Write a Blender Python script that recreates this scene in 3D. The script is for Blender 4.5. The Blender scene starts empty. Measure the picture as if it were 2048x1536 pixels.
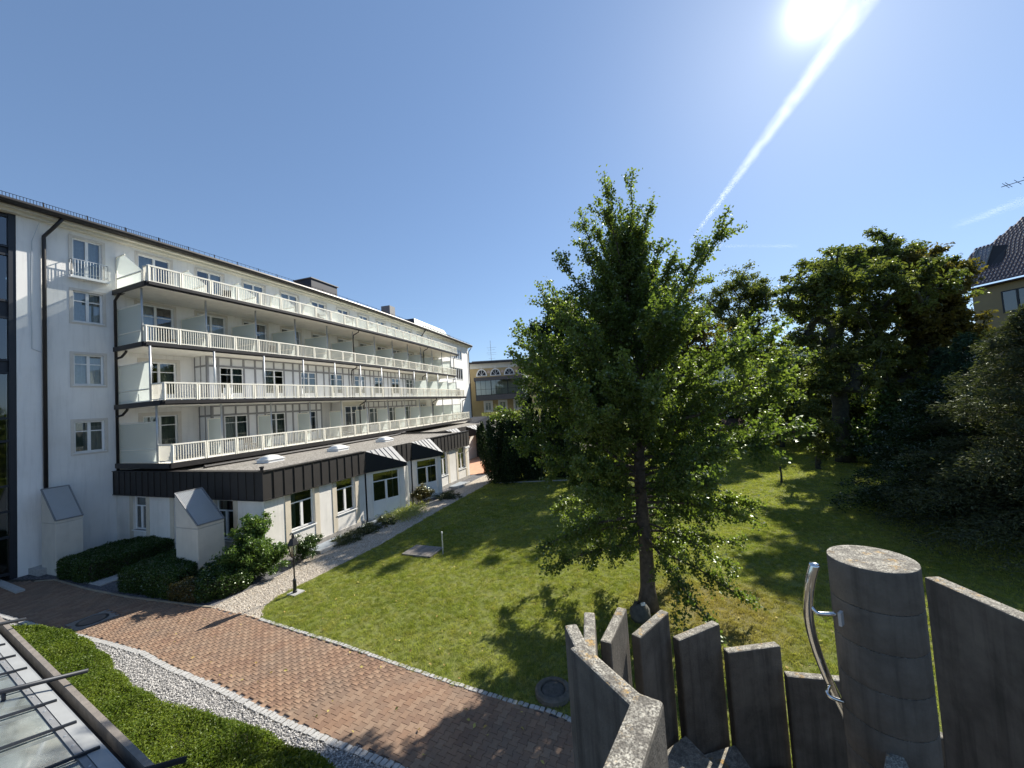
import bpy, math, random
import numpy as np
from mathutils import Matrix, Vector

# ------------------------------------------------------------------ camera, sky, sun, exposure
SC = bpy.context.scene
COL = SC.collection
FPX, CAM_H, PITCH, ROLL = 769.0, 6.5, math.radians(2.7), math.radians(3.8)
_fwd = np.array([0, math.cos(PITCH), math.sin(PITCH)]); _rt = np.array([1.0, 0, 0]); _up = np.cross(_rt, _fwd)
_ir = math.cos(ROLL) * _rt - math.sin(ROLL) * _up
_iu = math.sin(ROLL) * _rt + math.cos(ROLL) * _up
cam = bpy.data.cameras.new("camera"); cam_ob = bpy.data.objects.new("camera", cam); COL.objects.link(cam_ob)
cam.sensor_width = 36.0; cam.lens = FPX / 2048 * 36; cam.clip_start = 0.05; cam.clip_end = 30000
_m = Matrix.Identity(4)
for _i in range(3):
    _m[_i][0] = _ir[_i]; _m[_i][1] = _iu[_i]; _m[_i][2] = -_fwd[_i]
_m[2][3] = CAM_H
cam_ob.matrix_world = _m
SC.camera = cam_ob

SUN_EL, SUN_AZ = math.radians(37.2), math.radians(41.7)      # azimuth from +Y towards +X
SUN_DIR = Vector((math.cos(SUN_EL) * math.sin(SUN_AZ), math.cos(SUN_EL) * math.cos(SUN_AZ), math.sin(SUN_EL)))
W = bpy.data.worlds.new("World"); SC.world = W; W.use_nodes = True
nt = W.node_tree; nt.nodes.clear()
def wn(t, **k):
    n = nt.nodes.new(t)
    for a, b in k.items(): setattr(n, a, b)
    return n
sky = wn('ShaderNodeTexSky', sky_type='NISHITA', sun_disc=False, sun_elevation=SUN_EL, sun_rotation=SUN_AZ,
         air_density=1.0, dust_density=0.3, ozone_density=2.0, altitude=500)
bg = wn('ShaderNodeBackground'); bg.inputs[1].default_value = 0.104
out = wn('ShaderNodeOutputWorld')
# bright aureole of scattered light round the sun
tc = wn('ShaderNodeTexCoord'); dt = wn('ShaderNodeVectorMath', operation='DOT_PRODUCT'); dt.inputs[1].default_value = SUN_DIR
nt.links.new(tc.outputs['Generated'], dt.inputs[0])
ac = wn('ShaderNodeMath', operation='ARCCOSINE', use_clamp=False); nt.links.new(dt.outputs['Value'], ac.inputs[0])
def lobe(amp, sig, power):
    d = wn('ShaderNodeMath', operation='DIVIDE'); nt.links.new(ac.outputs[0], d.inputs[0]); d.inputs[1].default_value = math.radians(sig)
    p = wn('ShaderNodeMath', operation='POWER'); nt.links.new(d.outputs[0], p.inputs[0]); p.inputs[1].default_value = power
    m = wn('ShaderNodeMath', operation='MULTIPLY'); nt.links.new(p.outputs[0], m.inputs[0]); m.inputs[1].default_value = -1
    e = wn('ShaderNodeMath', operation='EXPONENT'); nt.links.new(m.outputs[0], e.inputs[0])
    a = wn('ShaderNodeMath', operation='MULTIPLY'); nt.links.new(e.outputs[0], a.inputs[0]); a.inputs[1].default_value = amp
    return a
l1, l2 = lobe(14.0, 1.3, 1.3), lobe(.55, 8.0, 1.0)
ad = wn('ShaderNodeMath', operation='ADD'); nt.links.new(l1.outputs[0], ad.inputs[0]); nt.links.new(l2.outputs[0], ad.inputs[1])
tint = wn('ShaderNodeMix', data_type='RGBA', blend_type='MULTIPLY'); tint.inputs[0].default_value = 1.0
tint.inputs[7].default_value = (.76, .93, 1.16, 1)
gam = wn('ShaderNodeGamma'); gam.inputs[1].default_value = .64
nt.links.new(sky.outputs[0], gam.inputs[0]); nt.links.new(gam.outputs[0], tint.inputs[6])
mixa = wn('ShaderNodeMix', data_type='RGBA', blend_type='ADD'); mixa.inputs[0].default_value = 1.0
nt.links.new(tint.outputs[2], mixa.inputs[6]); nt.links.new(ad.outputs[0], mixa.inputs[7])
nt.links.new(mixa.outputs[2], bg.inputs[0]); nt.links.new(bg.outputs[0], out.inputs[0])

sl = bpy.data.lights.new("sun", 'SUN'); sl.energy = 4.3; sl.angle = math.radians(0.53); sl.color = (1.0, 0.94, 0.84)
so = bpy.data.objects.new("sun", sl); COL.objects.link(so)
so.rotation_euler = (-SUN_DIR).to_track_quat('-Z', 'Y').to_euler(); so.location = (20, 20, 60)

SC.view_settings.view_transform = 'Standard'; SC.view_settings.look = 'None'
SC.view_settings.exposure = 1.15; SC.view_settings.gamma = 1.0; SC.view_settings.use_curve_mapping = False
SC.render.engine = 'CYCLES'
SC.cycles.max_bounces = 8; SC.cycles.transparent_max_bounces = 12; SC.cycles.volume_bounces = 1

# ------------------------------------------------------------------ helpers
rng = np.random.default_rng(7); random.seed(7)
ORG = {}                                     # world origin of every object built here
def ray(px, py):
    return (px - 1024) / FPX * _ir - (py - 768) / FPX * _iu + _fwd
def G(px, py, z=0.0):                        # where the line of sight through a photo pixel meets height z
    d = ray(px, py); t = (z - CAM_H) / d[2]
    return np.array([d[0] * t, d[1] * t, z])
def atY(px, py, Y):
    d = ray(px, py); t = Y / d[1]
    return np.array([d[0] * t, Y, CAM_H + d[2] * t])

class MB:
    def __init__(s): s.v = []; s.f = []
    def add(s, vs, fs):
        o = len(s.v); s.v.extend([tuple(map(float, p)) for p in vs]); s.f.extend([tuple(i + o for i in f) for f in fs]); return s
    def quad(s, a, b, c, d): return s.add([a, b, c, d], [(0, 1, 2, 3)])
    def poly(s, pts): return s.add(pts, [tuple(range(len(pts)))])
    def box8(s, p): return s.add(p, [(0, 3, 2, 1), (4, 5, 6, 7), (0, 1, 5, 4), (1, 2, 6, 5), (2, 3, 7, 6), (3, 0, 4, 7)])
    def box(s, c, d, rz=0.0):                # centre, full dims
        x, y, z = [k / 2 for k in d]; ca, sa = math.cos(rz), math.sin(rz)
        P = [(-x, -y, -z), (x, -y, -z), (x, y, -z), (-x, y, -z), (-x, -y, z), (x, -y, z), (x, y, z), (-x, y, z)]
        return s.box8([(c[0] + a * ca - b * sa, c[1] + a * sa + b * ca, c[2] + e) for a, b, e in P])
    def fbox(s, fr, u0, u1, n0, n1, z0, z1, seg=1.6):   # box in a wall frame, following its curve
        k = 1 if not getattr(fr, 'curved', False) else max(1, int(math.ceil((u1 - u0) / seg)))
        us = [u0 + (u1 - u0) * i / k for i in range(k + 1)]
        vs = []
        for u in us: vs += [fr(u, n0, z0), fr(u, n1, z0), fr(u, n1, z1), fr(u, n0, z1)]
        fs = [(0, 1, 2, 3)[::-1], tuple(4 * k + i for i in range(4))]
        for i in range(k):
            a = 4 * i; b = a + 4
            for j in range(4): fs.append((a + j, a + (j + 1) % 4, b + (j + 1) % 4, b + j))
        return s.add(vs, fs)
    def bar(s, a, b, w, h=None):             # square bar between two points
        h = h or w; a = np.array(a, float); b = np.array(b, float); d = b - a; d /= np.linalg.norm(d)
        u = np.array([0, 0, 1.0]) if abs(d[2]) < .95 else np.array([1.0, 0, 0])
        r = np.cross(d, u); r /= np.linalg.norm(r); u = np.cross(r, d)
        P = [q + r * sx * w / 2 + u * sy * h / 2 for q in (a, b) for sx, sy in ((-1, -1), (1, -1), (1, 1), (-1, 1))]
        return s.box8(P)
    def tube(s, pts, rad, n=8, cap=True):
        pts = [np.array(p, float) for p in pts]; k = len(pts)
        rads = rad if hasattr(rad, '__len__') else [rad] * k
        vs = []; r = None
        for i in range(k):
            d = pts[min(i + 1, k - 1)] - pts[max(i - 1, 0)]; d = d / (np.linalg.norm(d) + 1e-9)
            if r is None:
                u = np.array([0, 0, 1.0]) if abs(d[2]) < .9 else np.array([1.0, 0, 0]); r = np.cross(d, u)
            r = r - d * (r @ d); r /= np.linalg.norm(r) + 1e-9; q = np.cross(d, r)
            for j in range(n):
                a = 2 * math.pi * j / n; vs.append(pts[i] + rads[i] * (math.cos(a) * r + math.sin(a) * q))
        fs = []
        for i in range(k - 1):
            for j in range(n): fs.append((i * n + j, i * n + (j + 1) % n, (i + 1) * n + (j + 1) % n, (i + 1) * n + j))
        if cap: fs += [tuple(range(n))[::-1], tuple((k - 1) * n + j for j in range(n))]
        return s.add(vs, fs)
    def lathe(s, c, prof, n=16):             # profile [(r, z)]
        vs = []; fs = []
        for r, z in prof:
            for j in range(n):
                a = 2 * math.pi * j / n; vs.append((c[0] + r * math.cos(a), c[1] + r * math.sin(a), c[2] + z))
        for i in range(len(prof) - 1):
            for j in range(n): fs.append((i * n + j, i * n + (j + 1) % n, (i + 1) * n + (j + 1) % n, (i + 1) * n + j))
        fs += [tuple(range(n))[::-1], tuple((len(prof) - 1) * n + j for j in range(n))]
        return s.add(vs, fs)
    def prism(s, poly, z0, z1):
        n = len(poly); vs = [(p[0], p[1], z0) for p in poly] + [(p[0], p[1], z1) for p in poly]
        return s.add(vs, [tuple(range(n))[::-1], tuple(range(n, 2 * n))] + [(i, (i + 1) % n, n + (i + 1) % n, n + i) for i in range(n)])
    def build(s, name, mat, parent=None, smooth=False, origin=None, kind=None, bevel=0):
        v = np.array(s.v)
        if origin is None: origin = np.array([v[:, 0].mean(), v[:, 1].mean(), v[:, 2].min()])
        origin = np.array(origin, float)
        me = bpy.data.meshes.new(name); me.from_pydata([tuple(p) for p in v - origin], [], s.f); me.update()
        if smooth: me.polygons.foreach_set('use_smooth', [True] * len(me.polygons))
        return link(name, me, mat, parent, origin, kind, bevel)

def link(name, me, mat, parent, origin, kind=None, bevel=0):
    ob = bpy.data.objects.new(name, me); COL.objects.link(ob)
    if mat and not me.materials: me.materials.append(mat)
    place(ob, parent, origin)
    if kind: ob['kind'] = kind
    if bevel:
        b = ob.modifiers.new('bevel', 'BEVEL'); b.width = bevel; b.segments = 2; b.limit_method = 'ANGLE'
    return ob
def place(ob, parent, origin):
    ORG[ob.name] = np.array(origin, float)
    if parent is not None:
        ob.parent = parent; ob.location = ORG[ob.name] - ORG[parent.name]
    else: ob.location = origin
def thing(name, label, cat, loc, group=None):
    o = bpy.data.objects.new(name, None); COL.objects.link(o); o.empty_display_size = 0.3
    o.location = loc; ORG[o.name] = np.array(loc, float); tag(o, label, cat, group); return o
def tag(o, label, cat, group=None):
    o['label'] = label; o['category'] = cat
    if group: o['group'] = group
    return o
def struct(o): o['kind'] = 'structure'; return o
def dup(o, parent=None, name=None):          # a copy of a thing with its parts and sub-parts
    c = o.copy(); COL.objects.link(c)
    if parent is not None: c.parent = parent
    for ch in list(o.children): dup(ch, c)
    return c

def fast_mesh(name, V, F, attr=None, smooth=False):   # V (n,3), F (m,k) arrays
    me = bpy.data.meshes.new(name); m, k = F.shape
    me.vertices.add(len(V)); me.vertices.foreach_set('co', np.ascontiguousarray(V, np.float32).ravel())
    me.loops.add(m * k); me.loops.foreach_set('vertex_index', np.ascontiguousarray(F, np.int32).ravel())
    me.polygons.add(m); me.polygons.foreach_set('loop_start', np.arange(0, m * k, k, dtype=np.int32))
    try: me.polygons.foreach_set('loop_total', np.full(m, k, dtype=np.int32))
    except Exception: pass
    if smooth: me.polygons.foreach_set('use_smooth', np.ones(m, dtype=bool))
    if attr is not None:
        a = me.attributes.new('tint', 'FLOAT', 'POINT'); a.data.foreach_set('value', np.ascontiguousarray(attr, np.float32))
    me.update(calc_edges=True); me.validate(); return me

# ------------------------------------------------------------------ wall frames
class Frame:                                 # straight wall: origin, heading azimuth (deg); n points to the right of the heading
    curved = False
    def __init__(s, p, az): s.p = np.array([p[0], p[1]], float); a = math.radians(az); s.u = np.array([math.sin(a), math.cos(a)]); s.nn = np.array([math.cos(a), -math.sin(a)])
    def __call__(s, u, n, z): q = s.p + s.u * u + s.nn * n; return (q[0], q[1], z)
_ds = .1; _S = np.arange(-80, 700) * _ds
_h = np.radians(13.26 + (23.58 - 13.26) / (1 + np.exp((_S - 14.9) / 7.62)))
_X = np.concatenate([[0], np.cumsum(np.sin(_h) * _ds)[:-1]]); _Y = np.concatenate([[0], np.cumsum(np.cos(_h) * _ds)[:-1]])
_X += -23.06 - _X[80]; _Y += 18.27 - _Y[80]
class Curve:                                 # the gently curved main facade
    curved = True
    def __call__(s, u, n, z):
        h = np.interp(u, _S, _h); return (float(np.interp(u, _S, _X) + math.cos(h) * n), float(np.interp(u, _S, _Y) - math.sin(h) * n), z)
FC = Curve()
def holed_wall(mb, fr, u0, u1, z0, z1, holes, n=0.0, depth=.14, seg=1.6):
    us = {u0, u1}; zs = {z0, z1}
    for a, b, c, d in holes: us |= {a, b}; zs |= {c, d}
    us = sorted(u for u in us if u0 - 1e-6 <= u <= u1 + 1e-6); zs = sorted(z for z in zs if z0 - 1e-6 <= z <= z1 + 1e-6)
    if fr.curved:
        ex = []
        for a, b in zip(us[:-1], us[1:]):
            k = int(math.ceil((b - a) / seg)); ex += [a + (b - a) * i / k for i in range(1, k)]
        us = sorted(us + ex)
    for a, b in zip(us[:-1], us[1:]):
        for c, d in zip(zs[:-1], zs[1:]):
            m = ((a + b) / 2, (c + d) / 2)
            if any(h[0] < m[0] < h[1] and h[2] < m[1] < h[3] for h in holes): continue
            mb.quad(fr(a, n, c), fr(b, n, c), fr(b, n, d), fr(a, n, d))
    for a, b, c, d in holes:
        q = n - depth
        mb.quad(fr(a, n, c), fr(a, n, d), fr(a, q, d), fr(a, q, c)); mb.quad(fr(b, n, d), fr(b, n, c), fr(b, q, c), fr(b, q, d))
        mb.quad(fr(a, n, d), fr(b, n, d), fr(b, q, d), fr(a, q, d)); mb.quad(fr(b, n, c), fr(a, n, c), fr(a, q, c), fr(b, q, c))
    return mb
# ------------------------------------------------------------------ materials
def mat_base(name):
    m = bpy.data.materials.new(name); m.use_nodes = True; t = m.node_tree; b = t.nodes['Principled BSDF']
    def N(ty, **k):
        n = t.nodes.new(ty)
        for a, c in k.items(): setattr(n, a, c)
        return n
    return m, t, b, N, t.links.new
def mixrgb(N, L, fac, a, b, blend='MIX'):
    x = N('ShaderNodeMix', data_type='RGBA', blend_type=blend)
    for i, v in ((0, fac), (6, a), (7, b)):
        if hasattr(v, 'is_linked'): L(v, x.inputs[i])
        else: x.inputs[i].default_value = v if i == 0 else (*v, 1)
    return x.outputs[2]
def ramp(N, L, src, stops):
    r = N('ShaderNodeValToRGB'); e = r.color_ramp.elements
    while len(e) < len(stops): e.new(.5)
    for i, (p, c) in enumerate(stops): e[i].position = p; e[i].color = (c, c, c, 1) if not hasattr(c, '__len__') else (*c, 1)
    L(src, r.inputs[0]); return r.outputs[0]
def noise(N, L, vec, scale, detail=4, rough=.55, dist=0):
    n = N('ShaderNodeTexNoise'); n.inputs['Scale'].default_value = scale; n.inputs['Detail'].default_value = detail
    n.inputs['Roughness'].default_value = rough; n.inputs['Distortion'].default_value = dist
    if vec is not None: L(vec, n.inputs['Vector'])
    return n.outputs[0]
def bump(N, L, b, h, strength=.3, dist=.02):
    k = N('ShaderNodeBump'); k.inputs['Strength'].default_value = strength; k.inputs['Distance'].default_value = dist
    L(h, k.inputs['Height']); L(k.outputs[0], b.inputs['Normal'])
def wpos(N): return N('ShaderNodeNewGeometry').outputs['Position']

def simple(name, col, rough=.6, metal=0.0, var=.12, scale=3.0, bmp=0.0, bscale=60, spec=.5, streak=0.0):
    m, t, b, N, L = mat_base(name); p = wpos(N)
    f = noise(N, L, p, scale, 5)
    c = mixrgb(N, L, ramp(N, L, f, [(.3, 0), (.7, 1)]), tuple(x * (1 - var) for x in col), tuple(min(1, x * (1 + var)) for x in col))
    if streak:
        mp = N('ShaderNodeMapping'); mp.inputs['Scale'].default_value = (3, 3, .25); L(p, mp.inputs[0])
        g = ramp(N, L, noise(N, L, mp.outputs[0], 2.2, 6, .6), [(.5, 0), (.75, streak)])
        c = mixrgb(N, L, g, c, tuple(x * .55 for x in col))
        g2 = ramp(N, L, noise(N, L, p, .45, 7, .7), [(.5, 0), (.8, streak * 1.2)])
        c = mixrgb(N, L, g2, c, (col[0] * .72, col[1] * .70, col[2] * .64))
    L(c, b.inputs['Base Color']); b.inputs['Roughness'].default_value = rough; b.inputs['Metallic'].default_value = metal
    b.inputs['Specular IOR Level'].default_value = spec
    if bmp: bump(N, L, b, noise(N, L, p, bscale, 3), bmp, .01)
    return m
M = {}
M['plaster'] = simple('white_plaster', (.79, .78, .752), .9, var=.05, scale=.6, bmp=.5, bscale=90, spec=.2, streak=.26)
M['annex_plaster'] = simple('annex_plaster', (.76, .73, .67), .9, var=.07, scale=1.2, bmp=.5, bscale=70, spec=.2, streak=.3)
M['white'] = simple('white_paint', (.8, .8, .78), .45, var=.03)
M['cream'] = simple('cream_rail_paint', (.8, .77, .66), .45, var=.04)
M['surround'] = simple('stone_grey_surround', (.63, .59, .53), .85, var=.06)
M['soffit'] = simple('cornice_cream', (.62, .60, .52), .85, var=.05)
M['slab'] = simple('balcony_concrete', (.72, .70, .64), .85, var=.06, streak=.15)
M['darkmetal'] = simple('dark_bronze_sheet', (.028, .025, .024), .45, .3, var=.15, scale=2)
M['fascia'] = simple('brown_standing_seam_sheet', (.026, .023, .021), .6, .15, var=.14, scale=3, streak=.2)
M['zinc'] = simple('grey_zinc_sheet', (.19, .195, .20), .65, .1, var=.1, scale=4)
M['steel_post'] = simple('grey_steel_post', (.45, .48, .5), .4, .4, var=.06)
M['grey_timber'] = simple('grey_painted_timber', (.26, .26, .27), .6, var=.08)
M['panel'] = simple('white_infill_panel', (.74, .745, .75), .35, var=.04)
M['alu_dark'] = simple('anthracite_frame', (.016, .02, .028), .5, .2, var=.08)
M['curtain'] = simple('net_curtain', (.62, .64, .68), .9, var=.08, scale=8)
M['curtain_green'] = simple('dim_green_curtain', (.22, .25, .22), .9, var=.12, scale=6)
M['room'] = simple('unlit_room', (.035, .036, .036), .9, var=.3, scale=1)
M['yellow'] = simple('yellow_ochre_plaster', (.47, .36, .19), .9, var=.07, scale=.8, streak=.12)
M['housewall'] = simple('beige_house_plaster', (.24, .19, .115), .9, var=.06, scale=.8)
M['black_iron'] = simple('black_cast_iron', (.018, .019, .02), .45, .4, var=.1)
M['chrome'] = simple('polished_steel', (.72, .72, .7), .16, 1.0, var=.03)
M['terracotta'] = simple('terracotta', (.5, .2, .11), .8, var=.1)
M['bark'] = simple('rough_bark', (.085, .068, .055), .95, var=.4, scale=9, bmp=.9, bscale=30)
M['dark_bark'] = simple('ivy_dark_bark', (.04, .042, .03), .95, var=.5, scale=5, bmp=.9, bscale=30)
M['timber'] = simple('weathered_timber', (.2, .175, .15), .85, var=.25, scale=7, bmp=.4, bscale=40)
M['granite'] = simple('pale_granite', (.37, .365, .35), .8, var=.2, scale=14, bmp=.3, bscale=90)
M['ventwall'] = simple('vent_render', (.56, .53, .46), .9, var=.06, scale=2, bmp=.3, bscale=90, streak=.15)
M['roof_metal'] = simple('dark_blue_roof_sheet', (.016, .02, .032), .6, .1, var=.12)
M['greenroof'] = simple('patina_roof_sheet', (.2, .24, .22), .5, .3, var=.12)
M['soil'] = simple('dark_soil', (.06, .05, .036), .95, var=.4, scale=8, bmp=.8, bscale=25)
M['stone_dark'] = simple('mossy_boulder', (.07, .07, .06), .9, var=.4, scale=6, bmp=.8, bscale=18)
M['dome'] = simple('opal_dome', (.8, .79, .74), .35, var=.03)
M['pale_build'] = simple('pale_far_plaster', (.6, .6, .56), .9, var=.05)

def glass_mat(name, tintc=(.72, .78, .76), base=.06, rough=.015, grime_sheen=0.0):
    m, t, b, N, L = mat_base(name); t.nodes.remove(b)
    tr = N('ShaderNodeBsdfTransparent'); tr.inputs[0].default_value = (*tintc, 1)
    gl = N('ShaderNodeBsdfGlossy'); gl.inputs['Roughness'].default_value = rough; gl.inputs[0].default_value = (.95, .97, 1, 1)
    fr = N('ShaderNodeFresnel'); fr.inputs[0].default_value = 1.7
    a = N('ShaderNodeMath', operation='MULTIPLY_ADD', use_clamp=True); L(fr.outputs[0], a.inputs[0]); a.inputs[1].default_value = 1.1; a.inputs[2].default_value = base
    p = wpos(N); k = N('ShaderNodeBump'); k.inputs['Strength'].default_value = .04; k.inputs['Distance'].default_value = .02
    L(noise(N, L, p, 1.3, 2), k.inputs['Height']); L(k.outputs[0], gl.inputs['Normal'])
    mx = N('ShaderNodeMixShader'); L(a.outputs[0], mx.inputs[0]); L(tr.outputs[0], mx.inputs[1]); L(gl.outputs[0], mx.inputs[2])
    if grime_sheen:
        dd = N('ShaderNodeBsdfDiffuse'); dd.inputs[0].default_value = (.30, .335, .32, 1); gm = N('ShaderNodeMixShader')  # grey-green grime film, its colour also standing in for the reflection on the glass
        mp = N('ShaderNodeMapping'); mp.inputs['Scale'].default_value = (1, 1, 1); L(p, mp.inputs[0])
        L(ramp(N, L, noise(N, L, mp.outputs[0], 2.2, 7, .7), [(.3, grime_sheen * .5), (.7, min(1, grime_sheen * 1.9))]), gm.inputs[0]); L(mx.outputs[0], gm.inputs[1]); L(dd.outputs[0], gm.inputs[2]); mx = gm
    L(mx.outputs[0], t.nodes['Material Output'].inputs[0]); return m
M['glass'] = glass_mat('window_glass')
M['glass_roof'] = glass_mat('canopy_glass', (.50, .58, .55), .10, .06, .32)
def frosted(name, col, trans):
    m, t, b, N, L = mat_base(name); t.nodes.remove(b)
    d = N('ShaderNodeBsdfDiffuse'); d.inputs[0].default_value = (*col, 1)
    tl = N('ShaderNodeBsdfTranslucent'); tl.inputs[0].default_value = (*col, 1)
    gl = N('ShaderNodeBsdfGlossy'); gl.inputs['Roughness'].default_value = .25
    tr = N('ShaderNodeBsdfTransparent'); tr.inputs[0].default_value = (.85, .9, .88, 1)
    a = N('ShaderNodeMixShader'); a.inputs[0].default_value = .5; L(d.outputs[0], a.inputs[1]); L(tl.outputs[0], a.inputs[2])
    c = N('ShaderNodeMixShader'); c.inputs[0].default_value = .1; L(a.outputs[0], c.inputs[1]); L(gl.outputs[0], c.inputs[2])
    e = N('ShaderNodeMixShader'); e.inputs[0].default_value = trans; L(c.outputs[0], e.inputs[1]); L(tr.outputs[0], e.inputs[2])
    L(e.outputs[0], t.nodes['Material Output'].inputs[0]); return m
M['frosted'] = frosted('frosted_screen', (.62, .68, .65), .15); M['frosted_clear'] = frosted('thin_frosted_screen', (.62, .68, .65), .45)

def leaf_mat(name, c0, c1, trans=.35, gloss=.12, tcol=None, rough=.45):
    m, t, b, N, L = mat_base(name)
    at = N('ShaderNodeAttribute', attribute_name='tint')
    c = mixrgb(N, L, at.outputs['Fac'], c0, c1)
    t.nodes.remove(b)
    d = N('ShaderNodeBsdfDiffuse'); L(c, d.inputs[0])
    tl = N('ShaderNodeBsdfTranslucent')
    L(mixrgb(N, L, 1.0, c, tcol or (1.65, 1.75, .7), 'MULTIPLY'), tl.inputs[0])
    a = N('ShaderNodeMixShader'); a.inputs[0].default_value = trans; L(d.outputs[0], a.inputs[1]); L(tl.outputs[0], a.inputs[2])
    gl = N('ShaderNodeBsdfGlossy'); gl.inputs['Roughness'].default_value = rough; gl.inputs[0].default_value = (.7, .75, .65, 1)
    fr = N('ShaderNodeFresnel'); fr.inputs[0].default_value = 1.4
    g2 = N('ShaderNodeMath', operation='MULTIPLY'); L(fr.outputs[0], g2.inputs[0]); g2.inputs[1].default_value = gloss * 1.6
    x = N('ShaderNodeMixShader'); L(g2.outputs[0], x.inputs[0]); L(a.outputs[0], x.inputs[1]); L(gl.outputs[0], x.inputs[2])
    L(x.outputs[0], t.nodes['Material Output'].inputs[0]); return m
M['ginkgo'] = leaf_mat('ginkgo_leaf', (.055, .090, .026), (.135, .175, .052), .48, .10, tcol=(1.9, 1.95, .75), rough=.5)
M['chestnut'] = leaf_mat('chestnut_leaf', (.052, .078, .026), (.15, .165, .06), .42, .05)
M['copper'] = leaf_mat('bronzed_leaf', (.055, .055, .022), (.16, .13, .04), .4, .05)
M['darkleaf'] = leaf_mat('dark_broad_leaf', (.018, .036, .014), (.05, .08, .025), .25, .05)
M['conifer'] = leaf_mat('conifer_needle', (.04, .052, .03), (.10, .112, .062), .2, .02)
M['bluefir'] = leaf_mat('blue_green_needle', (.022, .045, .032), (.05, .085, .05), .15, .02)
M['yew'] = leaf_mat('yew_needle', (.014, .028, .012), (.04, .065, .02), .15, .08)
M['laurel'] = leaf_mat('laurel_leaf', (.04, .085, .025), (.13, .19, .055), .35, .05, rough=.45)
M['box'] = leaf_mat('clipped_hedge_leaf', (.025, .055, .014), (.06, .10, .025), .25)
M['brownbox'] = leaf_mat('bronzed_hedge_leaf', (.05, .05, .02), (.11, .09, .03), .25)
M['cover'] = leaf_mat('bright_low_hedge_leaf', (.05, .09, .014), (.18, .22, .04), .38, .03)
M['goldgrass'] = leaf_mat('yellow_striped_leaf', (.16, .20, .05), (.42, .42, .16), .35)
M['heather'] = leaf_mat('creeping_shrub_leaf', (.04, .055, .022), (.10, .11, .05), .2)
M['lilac'] = leaf_mat('faded_blossom', (.10, .085, .08), (.24, .20, .20), .2)

def concrete(name, col, lich=.5, orange=True):
    m, t, b, N, L = mat_base(name); p = wpos(N)
    c = mixrgb(N, L, ramp(N, L, noise(N, L, p, 5, 8, .65), [(.3, 0), (.7, 1)]), tuple(x * .62 for x in col), tuple(x * 1.25 for x in col))
    mp = N('ShaderNodeMapping'); mp.inputs['Scale'].default_value = (9, 9, .5); L(p, mp.inputs[0])
    c = mixrgb(N, L, ramp(N, L, noise(N, L, mp.outputs[0], 2.0, 6, .6), [(.45, 0), (.68, .75)]), c, tuple(x * .42 for x in col))
    c = mixrgb(N, L, ramp(N, L, noise(N, L, p, 1.6, 6, .7), [(.5, 0), (.7, .6)]), c, (col[0] * 1.5, col[1] * 1.5, col[2] * 1.45))
    geo = N('ShaderNodeNewGeometry'); sp = N('ShaderNodeSeparateXYZ'); L(geo.outputs['Normal'], sp.inputs[0])
    up = ramp(N, L, sp.outputs[2], [(.5, 0), (.8, 1)])
    fine = ramp(N, L, noise(N, L, p, 150, 4, .75), [(.42, 0), (.6, 1)])
    med = ramp(N, L, noise(N, L, p, 22, 5, .7), [(.38, .15), (.62, 1)])
    k1 = N('ShaderNodeMath', operation='MULTIPLY'); L(fine, k1.inputs[0]); L(med, k1.inputs[1])
    k2 = N('ShaderNodeMath', operation='MULTIPLY'); L(k1.outputs[0], k2.inputs[0]); L(up, k2.inputs[1])
    c = mixrgb(N, L, up, c, tuple(x * .8 for x in col))
    c = mixrgb(N, L, k2.outputs[0], c, (.58, .55, .46))
    if orange:
        og = ramp(N, L, noise(N, L, p, 9, 7, .75), [(.56, 0), (.63, .9)])
        k3 = N('ShaderNodeMath', operation='MULTIPLY'); L(og, k3.inputs[0]); L(up, k3.inputs[1])
        k4 = N('ShaderNodeMath', operation='MULTIPLY'); L(k3.outputs[0], k4.inputs[0]); L(fine, k4.inputs[1])
        c = mixrgb(N, L, k4.outputs[0], c, (.5, .29, .05))
    L(c, b.inputs['Base Color']); b.inputs['Roughness'].default_value = .92; b.inputs['Specular IOR Level'].default_value = .25
    bump(N, L, b, noise(N, L, p, 70, 6, .7), .6, .012); return m
M['concrete'] = concrete('lichened_concrete', (.128, .116, .099))

def paver(name, attr):
    m, t, b, N, L = mat_base(name); p = wpos(N)
    if attr: src = N('ShaderNodeAttribute', attribute_name='tint').outputs['Fac']
    else: src = N('ShaderNodeObjectInfo').outputs['Random']
    r = N('ShaderNodeValToRGB'); e = r.color_ramp.elements
    e[0].color = (.185, .112, .075, 1); e[1].color = (.29, .195, .13, 1); x = e.new(.5); x.color = (.245, .15, .095, 1); L(src, r.inputs[0])
    c = mixrgb(N, L, ramp(N, L, noise(N, L, p, .9, 5, .6), [(.4, 0), (.65, .55)]), r.outputs[0], (.20, .155, .115))
    c = mixrgb(N, L, ramp(N, L, noise(N, L, p, 60, 4, .7), [(.35, .4), (.6, 0)]), c, (.13, .09, .07))
    L(c, b.inputs['Base Color']); b.inputs['Roughness'].default_value = .85; b.inputs['Specular IOR Level'].default_value = .3
    bump(N, L, b, noise(N, L, p, 120, 3), .4, .004); return m
M['paver'] = paver('brick_paver', False); M['paver_far'] = paver('brick_paver_far', True)

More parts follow.
